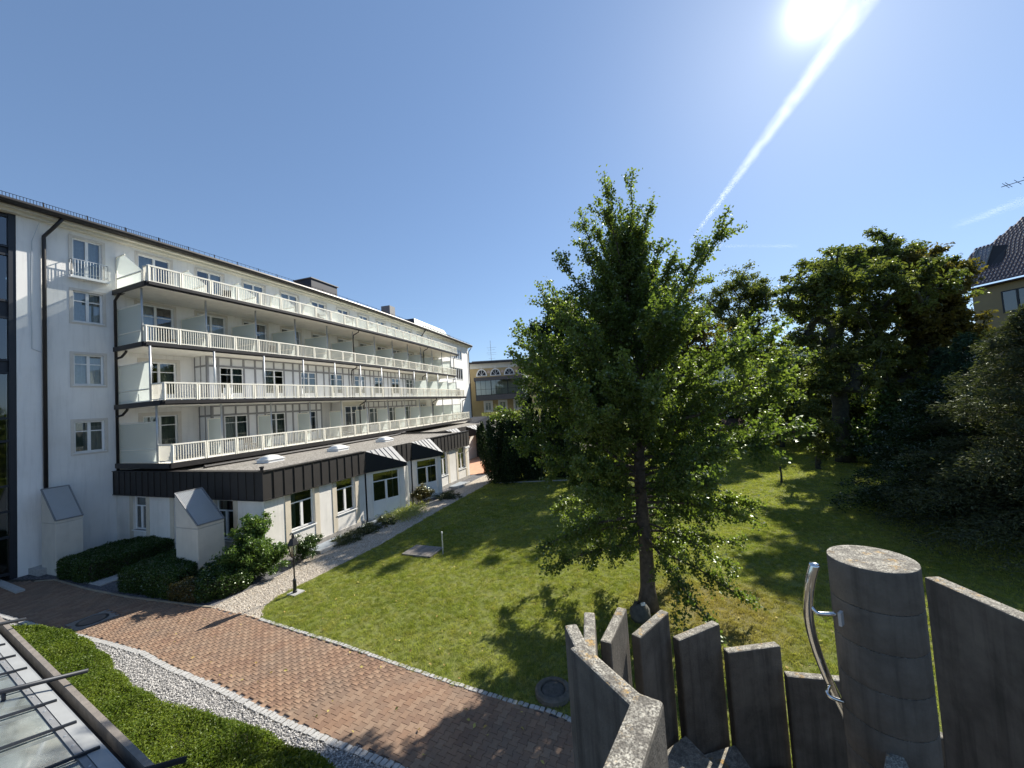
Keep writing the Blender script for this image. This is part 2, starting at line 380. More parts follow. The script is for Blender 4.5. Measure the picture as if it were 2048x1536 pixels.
def gravel(name, c0, c1, c2, scale=38):
    m, t, b, N, L = mat_base(name); p = wpos(N)
    v = N('ShaderNodeTexVoronoi'); v.inputs['Scale'].default_value = scale; L(p, v.inputs['Vector'])
    s = N('ShaderNodeSeparateColor'); L(v.outputs['Color'], s.inputs[0])
    r = N('ShaderNodeValToRGB'); e = r.color_ramp.elements; e[0].color = (*c0, 1); e[1].color = (*c2, 1); x = e.new(.5); x.color = (*c1, 1); L(s.outputs[0], r.inputs[0])
    c = mixrgb(N, L, ramp(N, L, v.outputs['Distance'], [(.45, 0), (.8, .7)]), r.outputs[0], tuple(x * .4 for x in c0))
    L(c, b.inputs['Base Color']); b.inputs['Roughness'].default_value = .9
    iv = N('ShaderNodeMath', operation='SUBTRACT'); iv.inputs[0].default_value = 1; L(v.outputs['Distance'], iv.inputs[1])
    bump(N, L, b, iv.outputs[0], .9, .02); return m
M['gravel_grey'] = gravel('grey_white_gravel', (.15, .145, .14), (.30, .29, .275), (.56, .54, .51))
M['gravel_path'] = gravel('tan_gravel', (.27, .22, .17), (.46, .40, .32), (.66, .60, .50), 34)
M['gravel_roof'] = gravel('roof_gravel', (.14, .13, .11), (.26, .24, .21), (.46, .43, .38), 20)
M['slate_chip'] = gravel('dark_chippings', (.05, .05, .055), (.11, .11, .12), (.22, .22, .23), 30)
def pebble(name, c0, c2):
    m, t, b, N, L = mat_base(name)
    L(mixrgb(N, L, N('ShaderNodeObjectInfo').outputs['Random'], c0, c2), b.inputs['Base Color']); b.inputs['Roughness'].default_value = .85; return m
M['pebble_grey'] = pebble('grey_pebble', (.14, .135, .13), (.56, .54, .51)); M['pebble_tan'] = pebble('tan_pebble', (.26, .21, .16), (.68, .62, .52))

def lawn_mat(name, blade):
    m, t, b, N, L = mat_base(name); p = wpos(N)
    big = ramp(N, L, noise(N, L, p, .35, 5, .6), [(.35, 0), (.68, 1)])
    c = mixrgb(N, L, big, (.165, .195, .045), (.25, .265, .085))
    c = mixrgb(N, L, ramp(N, L, noise(N, L, p, 1.7, 6, .65), [(.45, 0), (.72, .6)]), c, (.25, .225, .085))
    c = mixrgb(N, L, ramp(N, L, noise(N, L, p, 8.5, 5, .7), [(.35, .55), (.55, 0)]), c, (.05, .085, .014))
    c = mixrgb(N, L, ramp(N, L, noise(N, L, p, 13, 3, .6), [(.6, 0), (.72, .5)]), c, (.25, .26, .08))
    # worn, dry patch under the tree
    mp = N('ShaderNodeMapping'); mp.inputs['Location'].default_value = (-5.6, -11.6, 0); L(p, mp.inputs[0])
    ln = N('ShaderNodeVectorMath', operation='LENGTH'); L(mp.outputs[0], ln.inputs[0])
    ad = N('ShaderNodeMath', operation='MULTIPLY_ADD'); L(noise(N, L, p, .9, 5), ad.inputs[0]); ad.inputs[1].default_value = 3.0; L(ln.outputs['Value'], ad.inputs[2])
    dv = N('ShaderNodeMath', operation='DIVIDE'); L(ad.outputs[0], dv.inputs[0]); dv.inputs[1].default_value = 5
    c = mixrgb(N, L, ramp(N, L, dv.outputs[0], [(.5, .6), (.9, 0)]), c, (.24, .175, .085))
    if blade:
        rn = N('ShaderNodeObjectInfo').outputs['Random']
        c = mixrgb(N, L, rn, c, mixrgb(N, L, 1.0, c, (1.9, 1.8, 1.7), 'MULTIPLY'))
        t.nodes.remove(b); d = N('ShaderNodeBsdfDiffuse'); L(c, d.inputs[0]); tl = N('ShaderNodeBsdfTranslucent'); L(mixrgb(N, L, 1.0, c, (1.4, 1.5, .7), 'MULTIPLY'), tl.inputs[0])
        x = N('ShaderNodeMixShader'); x.inputs[0].default_value = .4; L(d.outputs[0], x.inputs[1]); L(tl.outputs[0], x.inputs[2])
        L(x.outputs[0], t.nodes['Material Output'].inputs[0])
    else:
        c = mixrgb(N, L, ramp(N, L, noise(N, L, p, 40, 3), [(.4, 0), (.6, .6)]), c, (.05, .06, .018))
        L(c, b.inputs['Base Color']); b.inputs['Roughness'].default_value = 1; b.inputs['Specular IOR Level'].default_value = .1
        bump(N, L, b, noise(N, L, p, 45, 4), .9, .03)
    return m
M['lawn'] = lawn_mat('lawn_turf', False); M['blade'] = lawn_mat('grass_blade', True)

def tile_mat():
    m, t, b, N, L = mat_base('glazed_roof_tile'); p = wpos(N)
    c = mixrgb(N, L, noise(N, L, p, 6, 4), (.05, .035, .042), (.11, .075, .08)); L(c, b.inputs['Base Color'])
    b.inputs['Roughness'].default_value = .38; return m
M['tile'] = tile_mat()
def mesh_grille():
    m, t, b, N, L = mat_base('woven_wire_grille'); p = wpos(N)
    c = mixrgb(N, L, noise(N, L, p, 60, 3), (.34, .33, .315), (.60, .585, .56)); L(c, b.inputs['Base Color'])
    b.inputs['Roughness'].default_value = .85; return m
M['grille'] = mesh_grille()
# ------------------------------------------------------------------ ground
def sheet(name, pts, mat, z, parent=None):
    o = MB().poly([(p[0], p[1], z) for p in pts]).build(name, mat, parent, origin=(pts[0][0], pts[0][1], z)); return struct(o)
def inpoly(x, y, P):
    P = np.asarray(P)[:, :2]; n = len(P); r = np.zeros(np.shape(x), bool); j = n - 1
    for i in range(n):
        xi, yi = P[i]; xj, yj = P[j]
        c = ((yi > y) != (yj > y)) & (x < (xj - xi) * (y - yi) / (yj - yi + 1e-12) + xi); r ^= c; j = i
    return r
def pxl(pts, z=0.0): return [G(x, y, z) for x, y in pts]
ROADLOW = [(-25.5, 17.2), (-21.5, 15.4)] + [tuple(p[:2]) for p in pxl([(0, 1228), (40, 1240), (95, 1255), (190, 1277), (290, 1305), (345, 1335), (430, 1370), (520, 1415), (600, 1452), (680, 1485), (760, 1515), (805, 1536)])] + [(-1.1, 6.75), (.6, 6.1), (3.2, 5.2)]
ROADUP = [(-24.5, 17.6), (-21.6, 17.3)] + [tuple(p[:2]) for p in pxl([(110, 1160), (180, 1180), (260, 1195), (400, 1213), (425, 1215), (520, 1240), (600, 1265), (680, 1290), (750, 1315), (850, 1350), (950, 1383), (1040, 1410), (1100, 1425), (1150, 1445)])] + [(2.4, 7.25), (4.0, 6.5)]
PATHL = [tuple(p[:2]) for p in pxl([(420, 1215), (560, 1150), (625, 1110), (700, 1082), (760, 1058), (830, 1022), (900, 985), (960, 955), (985, 945)])]
PATHR = [tuple(p[:2]) for p in pxl([(520, 1238), (525, 1215), (560, 1190), (640, 1150), (760, 1090), (880, 1020), (990, 960)])]
sheet('ground', [(-6000, -6000), (6000, -6000), (6000, 6000), (-6000, 6000)], M['soil'], -.03)
LAWN = PATHR[::-1] + [p for p in ROADUP if p[0] > -8.7][1:] + [(8, 4), (40, 0), (75, 10), (75, 62), (20, 62), (2, 40)]
lawn = sheet('lawn', LAWN, M['lawn'], 0)
sheet('gravel_path', PATHL + PATHR[::-1], M['gravel_path'], .004)
road = sheet('brick_road', ROADLOW + ROADUP[::-1], M['slate_chip'], -.012)
BED = [p for p in ROADLOW if p[0] > -19.5] + [(3.2, 1.0), (-2.5, 1.0), (-9, 4.0), (-20, 10)]
bed = sheet('gravel_bed', BED, M['gravel_grey'], -.006)
sheet('planting_bed', [(-12.6, 14.2), (-11.0, 13.95)] + PATHL[1:] + [(-3.6, 38), (-8.9, 24), (-12, 17.5), (-24, 22.5), (-24.5, 17.9), (-21.0, 17.45), (-18, 16.2), (-15.2, 15.2)], M['slate_chip'], -.008)
sheet('terrace', [(-6.0, 36.2), (-1.6, 36.5), (6, 40), (6, 62), (-12, 62), (-8, 45)], simple('terracotta_terrace_tiles', (.50, .27, .16), .8, var=.15, scale=2), .006)
sheet('far_field', [(60, 62.2), (75.2, 62.2), (400, 200), (400, 500), (-300, 500), (-60, 120), (-12, 62.2)], M['lawn'], -.01)

# interlocking double-T pavers
L_, Wd, Nw = .20, .095, .066
def half(y):
    y = abs(y)
    return Wd if y > L_ / 4 + .014 else Nw if y < L_ / 4 - .014 else Nw + (Wd - Nw) * (y - (L_ / 4 - .014)) / .028
ys = [-.098, -.064, -.036, .036, .064, .098]
PAVE = [(half(y), y) for y in ys] + [(-half(y), y) for y in ys[::-1]]
PAZ = math.radians(25 + 1.5); cu = np.array([math.cos(PAZ), -math.sin(PAZ)]); cl = np.array([math.sin(PAZ), math.cos(PAZ)])
cand = []
for i in range(-260, 140):
    for j in range(-20, 140):
        q = cu * (i * (Wd + Nw + .003)) + cl * ((j + .5 * (i % 2)) * (L_ + .002)) + np.array([-4, 6.0])
        cand.append(q)
cand = np.array(cand); RP = ROADLOW + ROADUP[::-1]
ok = inpoly(cand[:, 0], cand[:, 1], RP)
mh = G(185, 1240); ok &= ~((np.abs((cand - mh[:2]) @ cu) < .52) & (np.abs((cand - mh[:2]) @ cl) < .52))
cand = cand[ok]
d3 = np.stack([cand[:, 0], cand[:, 1], np.full(len(cand), -CAM_H)], 1)
cx = 1024 + FPX * (d3 @ _ir) / (d3 @ _fwd); cyp = 768 - FPX * (d3 @ _iu) / (d3 @ _fwd)
vis = (cx > -30) & (cx < 1160) & (cyp < 1545); near = np.argsort(np.where(vis, np.linalg.norm(cand, axis=1), 1e9))
first = set(near[:300].tolist())
tri12 = [tuple(range(12))]
pm = bpy.data.meshes.new('paver'); PR = .012
top = [(x * .955, y * .975, PR) for x, y in PAVE]; mid = [(x, y, PR - .006) for x, y in PAVE]; bot = [(x, y, -.02) for x, y in PAVE]
pf = [tuple(range(12))] + [(i + 12, (i + 1) % 12 + 12, (i + 1) % 12, i) for i in range(12)] + [(i + 24, (i + 1) % 12 + 24, (i + 1) % 12 + 12, i + 12) for i in range(12)]
pm.from_pydata(top + mid + bot, [], pf); pm.materials.append(M['paver']); pm.update()
basev = np.array(top + mid + bot); ca, sa = math.cos(-PAZ), math.sin(-PAZ)
def pav_rot(i): return -PAZ + rng.normal() * .012
FV, FF, TT = [], [], []
for k, q in enumerate(cand):
    r = pav_rot(k); z = rng.normal() * .0012 - .006
    if k in first:
        o = bpy.data.objects.new('paver', pm); COL.objects.link(o); place(o, road, (q[0], q[1], z)); o.rotation_euler[2] = r
    else:
        c, s = math.cos(r), math.sin(r); v = basev.copy(); x = v[:, 0] * c - v[:, 1] * s + q[0]; y = v[:, 0] * s + v[:, 1] * c + q[1]
        FV.append(np.stack([x, y, v[:, 2] + z], 1)); TT.append(np.full(36, rng.random()))
FV = np.concatenate(FV); n = len(FV) // 36
quads = np.array([f for f in pf if len(f) == 4] + [(0, 1, 10, 11), (1, 2, 9, 10), (2, 3, 8, 9), (3, 4, 7, 8), (4, 5, 6, 7)])
FF = (quads[None] + 36 * np.arange(n)[:, None, None]).reshape(-1, 4)
me = fast_mesh('pavers', FV - np.array([-10, 12, 0]), FF, np.concatenate(TT)); link('paver_field', me, M['paver_far'], road, (-10, 12, 0), 'stuff')

# pale granite setts along both road edges
def resample(P, step):
    P = np.array(P); seg = np.linalg.norm(np.diff(P, axis=0), axis=1); t = np.concatenate([[0], np.cumsum(seg)]); s = np.arange(0, t[-1], step)
    X = np.stack([np.interp(s, t, P[:, 0]), np.interp(s, t, P[:, 1])], 1); D = np.gradient(X, axis=0); return X, np.arctan2(D[:, 1], D[:, 0])
def sett_mesh(dx, dy, seed):
    r = random.Random(seed); m = MB(); J = lambda v: v + r.uniform(-.008, .008)
    x, y = dx / 2, dy / 2; b = [(J(a), J(c), -.03) for a, c in ((-x, -y), (x, -y), (x, y), (-x, y))]; t = [(J(a) * .88, J(c) * .88, .012 + r.uniform(0, .006)) for a, c in ((-x, -y), (x, -y), (x, y), (-x, y))]
    mm = bpy.data.meshes.new('sett'); mm.from_pydata(b + t, [], [(4, 5, 6, 7), (0, 1, 5, 4), (1, 2, 6, 5), (2, 3, 7, 6), (3, 0, 4, 7)]); mm.materials.append(M['granite']); mm.update(); return mm
def setts(name, line, dx, dy, step, off):
    X, A = resample(line, step)
    kerb = MB()
    P = [(x - math.sin(a) * off - math.sin(a) * dy * .62 * k, y + math.cos(a) * off + math.cos(a) * dy * .62 * k) for k in (1,) for (x, y), a in zip(X, A)] + [(x - math.sin(a) * off + math.sin(a) * dy * .62, y + math.cos(a) * off - math.cos(a) * dy * .62) for (x, y), a in zip(X[::-1], A[::-1])]
    k = struct(kerb.poly([(p[0], p[1], .001) for p in P]).build(name, M['soil']))
    ms = [sett_mesh(dx, dy, i) for i in range(5)]
    for i, ((x, y), a) in enumerate(zip(X, A)):
        o = bpy.data.objects.new('sett', ms[i % 5]); COL.objects.link(o)
        place(o, k, (x - math.sin(a) * off + rng.normal() * .006, y + math.cos(a) * off + rng.normal() * .006, .004 + rng.normal() * .002)); o.rotation_euler[2] = a + rng.normal() * .05
lowl = [p for p in ROADLOW if p[0] > -20.5]
setts('road_kerb', lowl, .115, .15, .128, -.05)
setts('lawn_kerb', [p for p in ROADUP if p[0] > -8.9], .11, .11, .125, .03)
# a low kerb between road and shrub beds
kb = MB(); bl = [p for p in ROADUP if -21.7 < p[0] < -11]
for a, b in zip(bl[:-1], bl[1:]): kb.bar((a[0], a[1], .0), (b[0], b[1], .0), .07, .07)
struct(kb.build('bed_kerb', simple('tan_kerb', (.27, .23, .17), .9, var=.2)))
struct(MB().box((-22.5, 17.0, .03), (3.6, .25, .1), math.radians(-25)).build('threshold_kerb', M['granite']))

# scattering of blades and pebbles (uncountable: one object each)
def scatter(name, pts, inst_mesh, mat, density, smin, smax, z, seed, parent=None, tilt=.15):
    src = bpy.data.objects.new(name + '_source', inst_mesh)
    if not inst_mesh.materials: inst_mesh.materials.append(mat)
    o = MB().poly([(p[0], p[1], z) for p in pts]).build(name, mat, origin=(pts[0][0], pts[0][1], z)); o['kind'] = 'stuff'
    g = bpy.data.node_groups.new(name, 'GeometryNodeTree'); g.interface.new_socket('Geometry', in_out='INPUT', socket_type='NodeSocketGeometry'); g.interface.new_socket('Geometry', in_out='OUTPUT', socket_type='NodeSocketGeometry')
    A = lambda t: g.nodes.new(t); i = A('NodeGroupInput'); u = A('NodeGroupOutput'); d = A('GeometryNodeDistributePointsOnFaces'); d.inputs['Density'].default_value = density; d.inputs['Seed'].default_value = seed
    oi = A('GeometryNodeObjectInfo'); oi.inputs['Object'].default_value = src; ip = A('GeometryNodeInstanceOnPoints')
    rv = A('FunctionNodeRandomValue'); rv.data_type = 'FLOAT_VECTOR'; rv.inputs[0].default_value = (-tilt, -tilt, 0); rv.inputs[1].default_value = (tilt, tilt, 6.283)
    rs = A('FunctionNodeRandomValue'); rs.inputs[2].default_value = smin; rs.inputs[3].default_value = smax; rs.inputs['Seed'].default_value = 3
    K = g.links.new; K(i.outputs[0], d.inputs['Mesh']); K(d.outputs['Points'], ip.inputs['Points']); K(oi.outputs['Geometry'], ip.inputs['Instance']); K(rv.outputs[0], ip.inputs['Rotation']); K(rs.outputs[1], ip.inputs['Scale']); K(ip.outputs[0], u.inputs[0])
    md = o.modifiers.new('scatter', 'NODES'); md.node_group = g; return o
def tuft(nb, rad, h, w):
    V, F = [], []
    for b in range(nb):
        a = rng.random() * 6.283; r = rad * math.sqrt(rng.random()); x, y = r * math.cos(a), r * math.sin(a); t = rng.random() * 6.283; hh = h * rng.uniform(.55, 1.25); ln = rng.normal(size=2) * h * .55
        dx, dy = math.cos(t) * w / 2, math.sin(t) * w / 2; k = len(V)
        V += [(x - dx, y - dy, -.005), (x + dx, y + dy, -.005), (x + ln[0] * .4 + dx * .7, y + ln[1] * .4 + dy * .7, hh * .6), (x + ln[0] * .4 - dx * .7, y + ln[1] * .4 - dy * .7, hh * .6), (x + ln[0], y + ln[1], hh)]
        F += [(k, k + 1, k + 2, k + 3), (k + 3, k + 2, k + 4)]
    m = bpy.data.meshes.new('tuft'); m.from_pydata(V, [], F); m.update(); return m
def shrink(P, d):
    c = np.mean(P, axis=0); return [tuple(c + (np.array(p) - c) * (1 - d)) for p in P]
lawn_near = [p for p in PATHR[::-1] if p[1] < 20] + [p for p in ROADUP if p[0] > -8.7][1:] + [(5, 6), (13, 8), (17, 20), (-6.6, 20)]
lawn_far = [p for p in PATHR[::-1] if p[1] >= 20] + [(-6.6, 20), (17, 20), (13, 8), (18, 12), (30, 22), (38, 46), (2, 46)]
scatter('lawn_grass', shrink(lawn_near, .006), tuft(26, .09, .05, .009), M['blade'], 95, .7, 1.2, .002, 1)
scatter('distant_lawn_grass', shrink(lawn_far, .004), tuft(26, .17, .055, .018), M['blade'], 30, .7, 1.2, .002, 2)
def pebble_mesh():
    v = np.array([(1, 0, 0), (-1, 0, 0), (0, 1, 0), (0, -1, 0), (0, 0, .8), (0, 0, -.8), (.6, .6, .4), (-.6, .6, .45), (-.6, -.6, .4), (.6, -.6, .45)]) * rng.uniform(.8, 1.2, (10, 3)) * .016
    f = [(4, 6, 7), (4, 7, 8), (4, 8, 9), (4, 9, 6), (6, 0, 2), (6, 2, 7), (7, 2, 1), (7, 1, 8), (8, 1, 3), (8, 3, 9), (9, 3, 0), (9, 0, 6)]
    m = bpy.data.meshes.new('pebble'); m.from_pydata([tuple(p) for p in v], [], f); m.update(); return m
scatter('grey_pebbles', [p for p in ROADLOW if -14 < p[0] < 1] + [(.5, 4), (-4, 4), (-8, 8), (-12.8, 11.2)], pebble_mesh(), M['pebble_grey'], 900, .7, 1.5, .0, 4, tilt=.6)
scatter('tan_pebbles', shrink(PATHL[:6] + PATHR[:5][::-1], .03), pebble_mesh(), M['pebble_tan'], 500, .7, 1.5, .006, 5, tilt=.6)
# ------------------------------------------------------------------ windows (thing > window > pane, curtain, sill)
def window(par, fr, u0, u1, z0, z1, n=0.0, depth=.14, cols=2, transom=.28, surround=None, sill=True, curtain='curtain', door=0.0, fw=.075, frame='white', name='window', curt=(0, 1), sw=.2, room=1.0, single_top=False):
    q = n - depth; w = MB()
    w.fbox(fr, u0, u0 + fw, q, q + .06, z0, z1, 9); w.fbox(fr, u1 - fw, u1, q, q + .06, z0, z1, 9)
    w.fbox(fr, u0 + fw, u1 - fw, q, q + .06, z1 - fw, z1, 9); w.fbox(fr, u0 + fw, u1 - fw, q, q + .06, z0, z0 + fw, 9)
    us = [u0 + fw + (u1 - u0 - 2 * fw) * i / cols for i in range(cols + 1)]
    zt = z1 - fw - (z1 - z0 - 2 * fw) * transom if transom else None
    zb = z0 + fw + door
    mw = fw * .8
    for i in range(1, cols): w.fbox(fr, us[i] - mw, us[i] + mw, q + .002, q + .07, z0 + fw, (zt - fw * .3) if single_top else z1 - fw, 9)
    if zt: w.fbox(fr, u0 + fw, u1 - fw, q + .004, q + .055, zt - fw * .35, zt + fw * .35, 9)
    if door: w.fbox(fr, u0 + fw, u1 - fw, q + .006, q + .045, z0 + fw, zb, 9)
    o = w.build(name, M[frame], par)
    for i in range(cols):
        for a, b in ([(zb, zt), (zt, z1 - fw)] if zt else [(zb, z1 - fw)]):
            MB().quad(fr(us[i], q + .025, a), fr(us[i + 1], q + .025, a), fr(us[i + 1], q + .025, b), fr(us[i], q + .025, b)).build('pane', M['glass'], o)
    if curtain:
        c = MB(); a, b = u0 + (u1 - u0) * curt[0], u0 + (u1 - u0) * curt[1]; k = int((b - a) / .045); ph = random.random() * 6
        P = [(a + (b - a) * i / k, q - .12 + .03 * math.sin(i * 1.25 + ph) + .012 * math.sin(i * .41 + ph)) for i in range(k + 1)]
        for (ua, na), (ub, nb) in zip(P[:-1], P[1:]): c.quad(fr(ua, na, z0 + .03), fr(ub, nb, z0 + .03), fr(ub, nb, z1 - .03), fr(ua, na, z1 - .03))
        c.build('curtain', M[curtain], o, smooth=True)
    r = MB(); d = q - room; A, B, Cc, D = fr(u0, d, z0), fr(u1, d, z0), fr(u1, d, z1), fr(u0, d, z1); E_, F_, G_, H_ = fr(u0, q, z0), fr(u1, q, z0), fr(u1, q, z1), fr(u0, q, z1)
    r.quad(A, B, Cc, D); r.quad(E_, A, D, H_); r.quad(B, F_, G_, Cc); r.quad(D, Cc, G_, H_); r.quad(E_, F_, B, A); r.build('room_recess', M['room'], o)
    if sill: MB().fbox(fr, u0 - .06, u1 + .06, q + .06, n + .06, z0 - .045, z0, 9).build('sill', M['white'], o)
    if surround:
        s = MB(); t = .03; e = sw
        s.fbox(fr, u0 - e, u0, n, n + t, z0 - e, z1 + e, 9); s.fbox(fr, u1, u1 + e, n, n + t, z0 - e, z1 + e, 9)
        s.fbox(fr, u0, u1, n, n + t, z1, z1 + e, 9); s.fbox(fr, u0, u1, n, n + t, z0 - e, z0 - .05, 9)
        s.build('surround', M[surround], o)
    return o

# ------------------------------------------------------------------ the curved white hotel with four balcony levels
hotel = thing('hotel_building', 'long curved white building with four tiers of cream balconies and dark eaves', 'building', FC(0, 0, 0))
SLAB = [4.55, 7.75, 10.95, 14.15]; DEP = [5.0, 4.4, 2.85, 3.2]; S0, PITCHR, NR = 3.25, 3.08, 12; SEND = S0 + PITCHR * NR
holes = []; wins = []
def addwin(u0, u1, z0, z1, **k): holes.append((u0, u1, z0, z1)); wins.append((u0, u1, z0, z1, k))
# stacked windows near the staircase
for z0, z1 in ((12.2, 13.83), (8.88, 10.48), (5.38, 6.98)):
    addwin(1.52, 2.66, z0, z1, surround='surround', sw=.13, curtain='curtain' if z0 > 8 else 'curtain_green', transom=.3)
addwin(1.52, 2.66, 14.6, 16.65, surround='surround', sw=.13, transom=0, name='french_window', sill=False)
for i in range(NR):
    u = S0 + PITCHR * i + 1.02
    addwin(u - .05, u + 1.55, SLAB[3] + .06, 16.68, surround='surround', sw=.14, curt=random.choice([(0, 1), (0, 1), (0, .5), (.45, 1), (0, .2)]), transom=0, door=.5, name='balcony_door', sill=False)
    addwin(u - .12, u + 1.66, SLAB[2] + .06, 13.72, surround='surround', sw=.14, curt=random.choice([(0, 1), (0, .55), (.4, 1), (0, .2), (.75, 1)]), transom=.24, door=.5, name='balcony_door', sill=False)
for lv in (0, 1):
    u = S0 + .55
    addwin(u + .5, u + 2.2, SLAB[lv] + .06, SLAB[lv] + 2.55, surround='surround', transom=.22, door=.5, curtain='curtain_green', name='balcony_door', sill=False, curt=(.5, 1) if lv else (0, 1))
for i in (9, 10, 11):
    u = S0 + PITCHR * i + 1.0
    for lv in (0, 1): addwin(u, u + 1.3, SLAB[lv] + .06, SLAB[lv] + 2.5, surround='surround', transom=.22, door=.5, curtain='curtain_green', name='balcony_door', sill=False)
for z0, z1 in ((14.5, 16.2), (11.0, 12.9)): addwin(44.2, 51.4, z0, z1, cols=8, transom=0, curtain=None, surround=None)
addwin(47.5, 49.5, 7.8, 9.4, transom=.3, curtain=None); addwin(47.5, 49.5, 4.6, 6.2, transom=.3, curtain=None)
wl = MB(); holed_wall(wl, FC, .42, 54.8, .0, 17.15, holes, 0, .14, 1.1)
# end wall and rear walls
wl.quad(FC(54.8, 0, 0), FC(54.8, -13, 0), FC(54.8, -13, 17.15), FC(54.8, 0, 17.15))
for a, b in zip(np.arange(-6, 54.8, 4), np.arange(-2, 58, 4)): b = min(b, 54.8); wl.quad(FC(b, -13, 0), FC(a, -13, 0), FC(a, -13, 17.15), FC(b, -13, 17.15))
wl.build('facade_wall', M['plaster'], hotel)
for u0, u1, z0, z1, k in wins: window(hotel, FC, u0, u1, z0, z1, **k)
MB().fbox(FC, -.36, .42, -.3, .06, 0, 17.15).build('wall_pier', M['plaster'], hotel)
# tall dark glazed stairwell at the left edge
st = MB(); gl = []
zz = [.25, 1.9, 3.05, 4.2, 6.25, 7.3, 9.4, 10.0, 12.0, 12.8, 15.0, 15.4, 16.85]
st.fbox(FC, -.58, -.36, -.2, .03, 0, 17.1); st.fbox(FC, -6.2, -6.0, -.2, .03, 0, 17.1)
for z in zz: st.fbox(FC, -6.0, -.58, -.17, .0, z - .05, z + .05, 9)
for u in (-2.55, -4.3): st.fbox(FC, u - .06, u + .06, -.17, .01, 0, 17.1)
stair_g = st.build('stairwell_frame', M['alu_dark'], hotel)
for a, b in zip(zz[:-1], zz[1:]):
    for c, d in ((-6, -4.36), (-4.24, -2.61), (-2.49, -.58)):
        if b - a < .85: MB().quad(FC(c, -.08, a + .05), FC(d, -.08, a + .05), FC(d, -.08, b - .05), FC(c, -.08, b - .05)).build('spandrel', M['alu_dark'], stair_g)
        else: MB().quad(FC(c, -.08, a + .05), FC(d, -.08, a + .05), FC(d, -.08, b - .05), FC(c, -.08, b - .05)).build('pane', M['glass'], stair_g)
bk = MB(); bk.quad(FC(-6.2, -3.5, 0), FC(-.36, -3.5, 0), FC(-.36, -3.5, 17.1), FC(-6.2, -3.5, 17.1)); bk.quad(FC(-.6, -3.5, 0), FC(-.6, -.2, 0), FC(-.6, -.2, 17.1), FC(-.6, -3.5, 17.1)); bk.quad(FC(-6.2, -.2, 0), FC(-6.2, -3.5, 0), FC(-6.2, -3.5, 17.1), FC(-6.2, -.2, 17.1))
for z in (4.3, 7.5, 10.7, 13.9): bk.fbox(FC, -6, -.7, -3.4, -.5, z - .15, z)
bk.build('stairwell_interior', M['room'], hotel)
# cornice, gutter, roof
MB().fbox(FC, -6.2, 54.9, -.1, .32, 17.0, 17.22, 1.1).build('cornice', M['soffit'], hotel)
MB().fbox(FC, -6.2, 55.2, .32, .60, 17.12, 17.22, 1.1).build('soffit', M['soffit'], hotel)
gt = MB(); us = np.arange(-6.2, 55.6, 1.0); gt.tube([FC(u, .82, 17.34) for u in us], .15, 8); gt.fbox(FC, -6.2, 55.3, .55, .8, 17.22, 17.42, 1.1)
roof = MB()
for a, b in zip(us[:-1], us[1:]):
    roof.quad(FC(a, .75, 17.45), FC(b, .75, 17.45), FC(b, -6.2, 19.35), FC(a, -6.2, 19.35)); roof.quad(FC(b, -13.6, 17.45), FC(a, -13.6, 17.45), FC(a, -6.2, 19.35), FC(b, -6.2, 19.35))
roof.quad(FC(55.5, .75, 17.45), FC(55.5, -13.6, 17.45), FC(55.5, -13.5, 17.42), FC(55.5, .7, 17.42)); roof.add([FC(55.3, .75, 17.44), FC(55.3, -13.6, 17.44), FC(55.3, -6.2, 19.34)], [(0, 1, 2)])
rf = roof.build('roof', simple('brown_roof_tiles', (.16, .10, .075), .8, var=.25, scale=6), hotel)
gt.build('gutter', M['darkmetal'], rf, smooth=False)
sg = MB()
for k, u in enumerate(np.arange(-5.8, 54.5, 1.55)):
    sg.bar(FC(u, .5, 17.52), FC(u, .42, 17.86), .05, .03)
for u in np.arange(-5.8, 54.5, .105 if 1 else 1):
    if u < 6.5: sg.bar(FC(u, .46, 17.56), FC(u, .43, 17.82), .014)
    elif int(u * 10) % 3 == 0: sg.bar(FC(u, .46, 17.56), FC(u, .43, 17.80), .012)
for h in (17.58, 17.82):
    for a, b in zip(us[:-1], us[1:]): sg.bar(FC(a, .44, h), FC(b, .44, h), .018)
sg.build('snow_guard', simple('black_guard', (.02, .02, .022), .95, spec=.1), rf)
# roof boxes
bx = MB(); bx.fbox(FC, 17.6, 20.9, -3.0, -1.0, 17.6, 19.2, 9); d1 = bx.build('dormer', M['roof_metal'], rf)
dz = MB(); dz.fbox(FC, 17.5, 21.05, -3.1, -.9, 19.2, 19.28, 9); dz.fbox(FC, 20.92, 20.98, -2.9, -1.1, 17.8, 19.15, 9)
dz.build('dormer_cap', M['zinc'], rf)
MB().fbox(FC, 30.2, 31.4, -2.2, -1.0, 17.7, 19.5, 9).build('chimney', M['zinc'], rf)
dd = MB(); dd.add([FC(37.5, -1.5, 18.0), FC(50.5, -1.5, 18.0), FC(50.5, -7, 18.0), FC(37.5, -7, 18.0), FC(39, -2.4, 19.75), FC(49.8, -2.4, 19.75), FC(49.8, -6, 19.75), FC(39, -6, 19.75)], [(4, 5, 6, 7), (0, 1, 5, 4), (1, 2, 6, 5), (2, 3, 7, 6)]); dd.build('roof_terrace_housing', M['greenroof'], rf)
de = MB(); de.add([FC(37.48, -1.5, 18.0), FC(37.48, -7, 18.0), FC(38.96, -6, 19.73), FC(38.96, -2.4, 19.73)], [(0, 1, 2, 3)]); de.build('housing_gable', M['roof_metal'], rf)
df = MB()
for u in np.arange(40, 50.4, .55): df.fbox(FC, u, u + .07, -1.5, -1.42, 18.1, 18.75, 9)
df.fbox(FC, 40, 50.4, -1.5, -1.4, 18.7, 18.78, 9); df.build('roof_terrace_railing', M['zinc'], rf)
